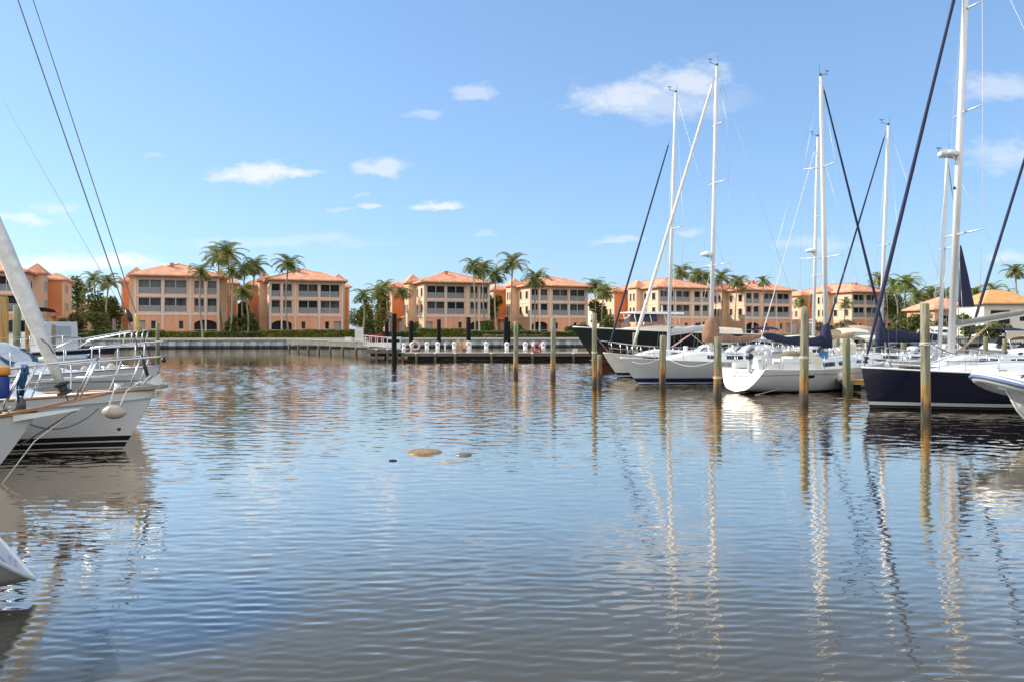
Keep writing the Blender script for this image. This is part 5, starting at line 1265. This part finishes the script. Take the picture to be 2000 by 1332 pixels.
# ------------------------------------------------------------------ boats on the left
H_L = zband('hull white twin black boot stripe', [(-1,BOT),(.015,(.60,.60,.58)),(.035,BOT),(.15,(.60,.60,.58)),(.172,BOT),(.285,(.72,.72,.71))], .16, var=.05, scale=.7, lo=-1, hi=3)
LY = 16.9
L_ = Boat('sailboat', (at(302,HY,LY).x-10.8, LY-.1), xz(302,LY), 'white hulled sailboat with black waterline stripes and an anchor on its bow, at the left', B=3.3, fb=1.30, fs=1.05, rake=.80, rev=.3, ws=.7, draft=.5, flare=.7)
L_.hull(H_L, railm=TEAK, railr=.03)
house_part(L_.h, L_.root, L_.L*.3, L_.L*.76, 1.1, .5, .48, wins=[(.1,.3,.3,.7),(.4,.6,.3,.7),(.68,.8,.3,.7)])
b = MB(); b.loft([[(L_.L-.75,-.24,1.28),(L_.L-.75,.24,1.28),(L_.L-.75,.24,1.35),(L_.L-.75,-.24,1.35)],[(L_.L+.22,-.17,1.33),(L_.L+.22,.17,1.33),(L_.L+.22,.17,1.40),(L_.L+.22,-.17,1.40)]]); L_.part(b, 'bow_platform', mat('weathered grey teak', (.30,.28,.20), .85, var=.35, scale=5, bump=.4), smooth=False)
b = MB(); x = L_.L+.02; b.tube([(x-.45,0,1.44),(x,0,1.50),(x+.16,0,1.42)], [.03,.035,.03], 7)
b.loft([[(x+.1,0,1.66),(x+.16,.0,1.42),(x+.12,.03,1.43)],[(x-.16,-.16,1.46),(x+.05,-.06,1.40),(x+.0,-.03,1.40)]]); b.loft([[(x+.1,0,1.66),(x+.16,.0,1.42),(x+.12,-.03,1.43)],[(x-.16,.16,1.46),(x+.05,.06,1.40),(x+.0,.03,1.40)]])
b.loft([[(x-.30,-.10,1.43),(x-.30,.10,1.43),(x-.22,.10,1.43),(x-.22,-.10,1.43)],[(x-.12,-.05,1.62),(x-.12,.05,1.62),(x-.06,.05,1.62),(x-.06,-.05,1.62)]]); L_.part(b, 'anchor', mat('galvanised anchor', (.52,.53,.53), .5, .3, var=.2), smooth=False)
L_.rails(.12,.80,.11,.66, r=.017, pulpit=False)
pu = MB(); pz = 2.02; top = [L_.h.edge(.70,-1,.05,.66), L_.h.edge(.80,-1,.05,.68), L_.h.edge(.90,-1,.03,.70), V((L_.L+.12,-.16,pz)), V((L_.L+.26,0,pz+.02)), V((L_.L+.12,.16,pz)), L_.h.edge(.90,1,.03,.70), L_.h.edge(.80,1,.05,.68)]
pu.tube(top, .022, 7); po = L_.part(pu, 'pulpit', STEEL)
for side in (-1,1):
    for t_, dx in ((.80,.30),(.88,.28),(.955,.26)):
        q = L_.h.edge(t_, side, .06); L_.tube('pulpit_leg', [q, V((q.x+dx, q.y, L_.dz(q.x)+.69))], .019, STEEL, po, 6)
    L_.tube('pulpit_mid_rail', [L_.h.edge(.70,side,.05,.34), L_.h.edge(.82,side,.05,.36), L_.h.edge(.95,side,.04,.38)], .014, STEEL, po, 6)
b = MB(); p = V((L_.L+.2,0,pz-.12)); b.tube([p,p+V((0,0,.1))], [.05,.04], 8); L_.part(b, 'bow_light', BLACK)
L_.mast((L_.L*.60,0,1.7), (L_.L*.60-.35,0,15.5), .10, (.36,.68))
fs = L_.forestay(L_.cl(291,742), L_.cl(-55,-260), .014, DARKWIRE, drum=False, ends=0, bare=.0, name='stay_wrap')
fo, fh = L_.cl(291,742), L_.cl(-55,-260)
def on_stay(py): f = (742-py)/1002.0; return fo.lerp(fh, f)
L_.tube('turnbuckle_cover', [L_.cl(290,738), L_.cl(283,716), L_.cl(276,693)], [.03,.045,.03], BLACK, fs)
L_.tube('stay_sleeve', [L_.cl(256,629), L_.cl(252,618), L_.cl(247,606)], [.05,.07,.04], BLACK, fs)
b = MB(); p = L_.h.edge(.93,1,.25,.0); b.tube([p+V((0,-.2,0)),p+V((0,-.2,.2))], [.12,.08], 8); L_.part(b, 'windlass', STEEL)
b = MB(); q_ = L_.h.edge(.93,-1,0,0); b.tube([V((L_.L-.62,-.30,.47)),V((L_.L-.62,-.345,.47))], .035, 8); L_.part(b, 'through_hull_fitting', BLACK)
L_.h.rail('rub_strake', GREYCANVAS, L_.root, .018, dz=-.17)
o = MB(); c = at(224,803,15.45); rings = []
for i in range(11):
    f = i/10; rr = .155*math.sin(PI*min(.98,max(.03,f)))**.55*(1 if f < .5 else .9); rings.append([(c.x-.24+.48*f, c.y+math.cos(2*PI*k/12)*rr, c.z+math.sin(2*PI*k/12)*rr-.02*f) for k in range(12)])
o.loft(rings); fe = o.build('fender', mat('beige fender', (.52,.45,.36), .5, var=.2, scale=6), smooth=True); tag(fe, 'beige fender tied by two ropes under the bow rail of the striped white hull', 'fender')
for dx in (-.1,.12):
    b = MB(); b.tube([(c.x+dx,c.y-.02,c.z+.12),(c.x+dx*1.2,c.y+.2,c.z+.40),(c.x+dx*1.4,c.y+.6,c.z+.52)], .016, 6); b.build('fender_rope', ROPEW, fe)

M_ = Boat('sailboat', (-17.6, 11.6), xz(70,13.9), 'sailboat with a teak bowsprit and thick rolled headsail, cut by the left edge', B=3.2, fb=1.10, fs=.95, rake=.85, rev=.3, ws=.7, draft=.5, flare=.7)
M_.hull(mat('hull dull white', (.62,.62,.60), .25, var=.08), railm=TEAK, railr=.035)
house_part(M_.h, M_.root, M_.L*.3, M_.L*.7, 1.1, .5, .48, wins=[(.1,.3,.3,.7),(.4,.6,.3,.7)])
p0, p1 = M_.cl(20,808), M_.cl(206,769); b = MB(); b.bar(p0, p1, .42, .05); M_.part(b, 'bowsprit', TEAK, smooth=False)
b = MB(); b.loft([[(M_.L-.3,-.2,.98),(M_.L-.3,.2,.98),(M_.L-.3,.2,1.10),(M_.L-.3,-.2,1.10)],[(M_.L+.75,-.15,1.16),(M_.L+.75,.15,1.16),(M_.L+.75,.15,1.19),(M_.L+.75,-.15,1.19)]]); M_.part(b, 'bowsprit_bracket', WHITE, smooth=False)
M_.tube('bobstay', [M_.cl(150,800), M_.cl(40,868)], .016, DARKWIRE)
M_.forestay(M_.cl(133,782), M_.cl(-330,-320), .152, SAILW, ends=.12, bare=.035, name='furled_headsail')
M_.tube('sail_lashing', [M_.cl(112,690)+V((.0,-.19,0)), M_.cl(101,672)+V((0,-.2,0)), M_.cl(86,662)+V((-.0,-.16,0))], .012, DARKWIRE)
pu = MB(); pu.tube([M_.cl(-140,738)+V((0,-.9,0)), M_.cl(15,722)+V((0,-.45,0)), M_.cl(62,713)+V((0,-.3,0)), M_.cl(190,700)+V((0,-.12,0)), M_.cl(190,700)+V((0,.12,0)), M_.cl(62,713)+V((0,.3,0)), M_.cl(0,722)+V((0,.45,0))], .022, 7); po = M_.part(pu, 'pulpit', STEEL)
for y_ in (-.35,.35):
    M_.tube('pulpit_leg', [M_.cl(14,803)+V((0,y_,0)), M_.cl(60,714)+V((0,y_*.9,0))], .028, STEEL, po, 6)
    M_.tube('pulpit_leg', [M_.cl(150,780)+V((0,y_*.4,0)), M_.cl(188,701)+V((0,y_*.4,0))], .018, STEEL, po, 6)
M_.tube('pulpit_mid_rail', [M_.cl(-60,768)+V((0,-.45,0)), M_.cl(50,758)+V((0,-.35,0)), M_.cl(100,752)+V((0,-.2,0))], .014, STEEL, po, 6)
M_.mast((M_.L*.56,0,1.5), (M_.L*.56-.35,0,15.0), .10, (.36,.68)); M_.rails(.2,.8,.15,.62, pulpit=False)
b = MB(); p = M_.cl(40,798); b.tube([p,p+V((0,0,.16)),p+V((0,0,.22))], [.09,.08,.03], 10); M_.part(b, 'windlass', DARKWIRE)

NY = 21.4
N_ = Boat('sailboat', (at(312,HY,NY).x-12, NY+.1), xz(312,NY), 'grey sailboat with white spray hood and silver deck pole, behind the anchor bow', B=3.5, fb=1.60, fs=1.25, rake=.9, rev=.3, ws=.7, draft=.5, flare=.6)
N_.hull(zband('hull pale grey', [(-1,BOT),(.1,(.50,.51,.51)),(1.18,(.22,.22,.22)),(1.22,(.55,.56,.56))], .25, var=.08, lo=-1, hi=3), railm=STEEL, railr=.03)
house_part(N_.h, N_.root, N_.L*.3, N_.L*.78, 1.2, .5, .50, wins=[(.1,.3,.3,.7),(.4,.6,.3,.7),(.68,.8,.3,.7)])
N_.rails(.12,.84,.10,.64, r=.016); N_.mast((N_.L*.56,0,2.0), (N_.L*.56-.4,0,17.0), .11, (.36,.68))
N_.forestay(N_.cl(296,706), N_.cl(-30,-288), .014, DARKWIRE, drum=True, ends=0, bare=0, name='stay_wrap')
N_.dodger(N_.cl(-70,690).x, N_.cl(52,690).x, 1.35, 1.02, mat('white spray hood', (.62,.63,.64), .6, var=.25, scale=3, bump=.4), 'spray_hood')
b = MB(); a0, a1 = N_.cl(112,701), N_.cl(196,695); b.tube([a0+V((0,-.8,0)), a1+V((0,-.55,0))], .085, 10); sp_ = N_.part(b, 'spinnaker_pole', mat('silver green pole', (.42,.50,.47), .4, .2, var=.1)); b = MB(); d = (a1-a0).normalized(); b.tube([a1+V((0,-.55,0)), a1+V((0,-.55,0))+d*.1], [.1,.06], 10); b.build('pole_end', BLACK, sp_, smooth=True)
for k in range(3): b = MB(); p = N_.h.edge(.8+.05*k, -1, .3, .06); b.ball(p, .09+.02*k, 8, 6); N_.part(b, 'coiled_line', ROPEW)
for i in range(3): q = N_.h.edge(.86+.03*i, 1, .5, .04); N_.tube('deck_cleat', [q+V((-.1,0,.05)), q+V((.1,0,.05))], .02, STEEL)

O_ = Boat('sailboat', (at(226,HY,25.4).x-11.5, 25.6), xz(226,25.4), 'sailboat with a navy rubbing rail and teak strip, farthest of the left bows', B=3.2, fb=2.02, fs=1.55, rake=.8, rev=.3, ws=.7, draft=.5, flare=.6)
O_.hull(zband('hull grey high', [(-1,BOT),(.1,(.52,.54,.56)),(1.72,(.45,.30,.16)),(1.80,(.012,.015,.05))], .3, var=.08, lo=-1, hi=3), railm=NAVY, railr=.05)
house_part(O_.h, O_.root, O_.L*.3, O_.L*.7, 1.1, .5, .42, wins=[(.1,.3,.3,.7),(.4,.6,.3,.7)])
O_.rails(.2,.8,.15,.6, r=.016, pulpit=False); O_.mast((O_.L*.5,0,2.2), (O_.L*.5-.4,0,14.5), .10, (.4,)); 
pu = MB(); pu.tube([O_.h.edge(.84,-1,.05,.05), O_.h.edge(.90,-1,.05,.35), V((O_.L+.5,-.3,2.55)), V((O_.L+1.05,-.1,2.6)), V((O_.L+1.05,.1,2.6)), V((O_.L+.5,.3,2.55)), O_.h.edge(.90,1,.05,.35), O_.h.edge(.84,1,.05,.05)], .03, 6); po = O_.part(pu, 'pulpit', STEEL)
b = MB(); b.bar((O_.L-.6,0,2.03),(O_.L+1.05,0,2.12), .34, .07); O_.part(b, 'bow_platform', WHITE, smooth=False)
for y_ in (-.16,.16):
    for x_ in (.25,.65,1.0): O_.tube('pulpit_leg', [(O_.L+x_-.1,y_,2.1),(O_.L+x_,y_,2.57)], .02, STEEL, po, 6)
O_.tube('forestay', [(O_.L+.9,0,2.12),(O_.L*.5-.38,0,14.3)], .008, WIRE)

Q_ = Boat('motor_yacht', (at(132,HY,41).x, 41), (at(132,HY,41).x-11, 41), 'white motor yacht with a square cabin behind the thick furled sail at the left', 'yacht', None, B=3.8, fb=2.0, fs=1.5, rake=1.0, rev=0, ws=.9, draft=.5, sagz=0)
Q_.hull(H_W)
for (x0,x1,w,z0,z1,nm) in ((.25,1.35,1.5,1.45,3.05,'aft_cabin'),(1.36,5.5,1.45,1.45,2.5,'cabin')):
    b = MB(); b.loft([[(x0,-w,z0),(x1,-w,z0),(x1,w,z0),(x0,w,z0)],[(x0+.04,-w*.94,z1),(x1-.04,-w*.94,z1),(x1-.04,w*.94,z1),(x0+.04,w*.94,z1)]]); po = Q_.part(b, nm, WHITE, smooth=False)
    b = MB(); b.box((x0-.02,-w*.5,z0+(z1-z0)*.5),(x0+.02,w*.5,z0+(z1-z0)*.85)); b.build('cabin_window', GREYCANVAS, po)
Q_.bimini(1.4, 5.4, 1.5, 2.5, 3.9, NAVY); b = MB(); b.box((1.9,-1.52,2.51),(4.9,1.52,3.1)); Q_.part(b, 'canvas_enclosure', NAVY, smooth=False)
Q_.rails(.1,.9,.16,.7)

S_ = Boat('sailboat', xz(66,7.6), (at(66,HY,7.6).x-5.8, 7.6-3.84), 'white sloping stern of a boat cut by the lower left edge, close to the camera', B=2.6, fb=1.0, fs=1.05, rake=.8, rev=.80, ws=.82, sece=.8, kstern=.14, draft=.3, sagz=0)
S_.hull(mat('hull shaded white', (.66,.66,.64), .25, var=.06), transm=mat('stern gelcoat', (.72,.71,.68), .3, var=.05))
def on_transom(q, y): return (S_.h.x(0,q)-.006, y, S_.h.keel(0)+(S_.h.sheer(0)-S_.h.keel(0))*q)
def decal(name, m, q0, q1, y0, y1, par=None):
    b = MB(); b.face([on_transom(q0,y0), on_transom(q0,y1), on_transom(q1,y1), on_transom(q1,y0)]); return b.build(name, m, par or S_.root)
decal('drain_slot', BLACK, .30, .40, .23, .26)
decal('stern_panel', mat('pale blue panel', (.36,.48,.60), .4, var=.05), .44, .75, -.30, .12)
tx = MB()
for k in range(5):
    y0 = .10-.055*k
    for q0 in (.18, .235):
        if (k+int(q0*100)) % 4 == 0: continue
        tx.face([on_transom(q0,y0), on_transom(q0,y0-.035), on_transom(q0+.035,y0-.035), on_transom(q0+.035,y0)])
tx.build('lettering', GREYCANVAS, S_.root)
S_.h.rail('rubbing_strake', mat('grey rubber', (.30,.31,.33), .6), S_.root, .012, dz=-.12)
b = MB(); p = S_.h.ring(0); b.tube([(a-.006,-c,z) for a,c,z in p]+[(a-.006,c,z) for a,c,z in p[::-1][:-1]], .022, 6, closed=True); S_.part(b, 'transom_lip', WHITE)
S_.rails(.2,.8,.2,.6, pulpit=False, pushpit=False); house_part(S_.h, S_.root, 2.6, 6, .8, .4, .4)

# things hung on the left rails
c = M_.root.matrix_world
bpy.context.view_layer.update()
Mw = M_.root.matrix_world
def mw(px, py, y=0.0): return Mw @ (M_.cl(px, py) + V((0, y, 0)))
p = mw(22,716,-.5); BLUEP = mat('blue plastic jug', (.008,.035,.22), .5, var=.3, scale=5); ORP = mat('orange lid', (.72,.26,.02), .5, var=.15)
jug = empty('jug', p-V((0,0,.52)), 0, 'blue jug with orange lid and white oval, hung on the rail at the left edge', 'jug')
b = MB(); b.tube([(0,0,0),(0,0,.04),(0,0,.36),(0,0,.40)], [.12,.14,.14,.11], 14); b.build('body', BLUEP, jug, smooth=True)
b = MB(); b.tube([(0,0,.40),(0,0,.42),(0,0,.52),(0,0,.55)], [.13,.15,.15,.08], 14); b.build('lid', ORP, jug, smooth=True)
b = MB(); b.loft([[(math.cos(2*PI*k/14)*.07-.0, r_, .2+math.sin(2*PI*k/14)*.09) for k in range(14)] for r_ in (-.152,-.12)]); b.build('oval_mark', WHITE, jug)
rc = empty('rope_coil', mw(60,714,-.3), 0, 'blue rope coil hanging from the bow rail beside the blue jug', 'rope')
rnd = random.Random(8); b = MB()
for k in range(9):
    x = rnd.uniform(-.05,.05); y = rnd.uniform(-.04,.04); Ln = rnd.uniform(.42,.62); s_ = rnd.uniform(-.05,.03)
    b.tube([(x,y,.03),(x+.03,y-.03,-.1),(x+s_*.5,y-.02,-Ln*.6),(x+s_-.03,y,-Ln),(x+s_-.06,y+.02,-Ln*.6),(x-.02,y+.03,-.08),(x,y+.03,.03)], .016, 5)
b.build('strands', ROPEB, rc, smooth=True)
b = MB(); b.tube([(math.cos(2*PI*k/10)*.065, math.sin(2*PI*k/10)*.06, -.12+.01*math.sin(3*k)) for k in range(10)], .022, 5, closed=True); b.build('wrap_turns', ROPEB, rc, smooth=True)
rnd = random.Random(3); pts = []
for k in range(40): q = mw(-5+k*1.1, 797+rnd.uniform(-6,3), -.35+rnd.uniform(-.12,.12)); pts.append(q)
line('rope_heap', pts, .02, ROPEW, 'heap of pale rope on the bow deck below the blue jug')
line('mooring_line', [mw(150,799), mw(75,858,-.2), wl(-6,946)-V((0,0,.1))], .012, ROPEW, 'pale mooring line running from the teak bowsprit down into the water at the left')
line('mooring_line', sag(mw(64,826,-.15), at(192,797,15.5), .22), .014, DARKWIRE, 'dark slack line between the two left bows')
line('mooring_line', sag(at(1632,724,33.6), at(1470,772,31.0), .06), .012, ROPEW, 'thin line from the timber finger pier to the stern of the white sloop')
line('mooring_line', sag(at(1235,706,36.3), at(1300,690,34.7), .25), .012, ROPEW, 'slack line from the cutter bow to the timber piling before it')
line('mooring_line', sag(at(1806,660,22.2), at(1868,692,25.0), .08), .016, DARKWIRE, 'dark line from the nearest right piling to the tall white mast')
line('mooring_line', sag(at(1162,655,35.4), at(1213,706,36.4), .12), .012, ROPEW, 'line from the slim piling to the cutter bow')
line('mooring_line', sag(at(1403,700,29.7), at(1300,697,34.5), .35), .012, ROPEW, 'slack line between the two timber pilings left of the white transom')
YF = mat('yellow float', (.62,.45,.05), .6, var=.2)
q = N_.root.location; b = MB(); bpy.context.view_layer.update(); pp = N_.root.matrix_world @ N_.cl(272,630); b.tube([pp+V((.03,-.05,-.28)), pp+V((.0,-.05,-.1)), pp+V((-.05,-.05,.12)), pp+V((-.08,-.05,.25))], [.02,.06,.05,.02], 8); tag(b.build('float', YF, smooth=True), 'yellow float hung on the right of the two left stays', 'float')
q = at(1608,697,33.6); b = MB(); b.box((q.x-.16,q.y-.1,q.z-.1),(q.x+.16,q.y+.1,q.z+.25)); bg_ = b.build('bag', mat('blue sail bag', (.04,.20,.42), .8, var=.3, bump=.3)); tag(bg_, 'blue bag lying on the cabin roof of the white sloop', 'bag')
q = A.root; b = MB(); c = at(1640,735,32.6); b.ball(c, .16, 10, 8, (1,1,1.35)); tag(b.build('fender', WHITE, smooth=True), 'white ball fender at the finger pier by the stout piling', 'fender')
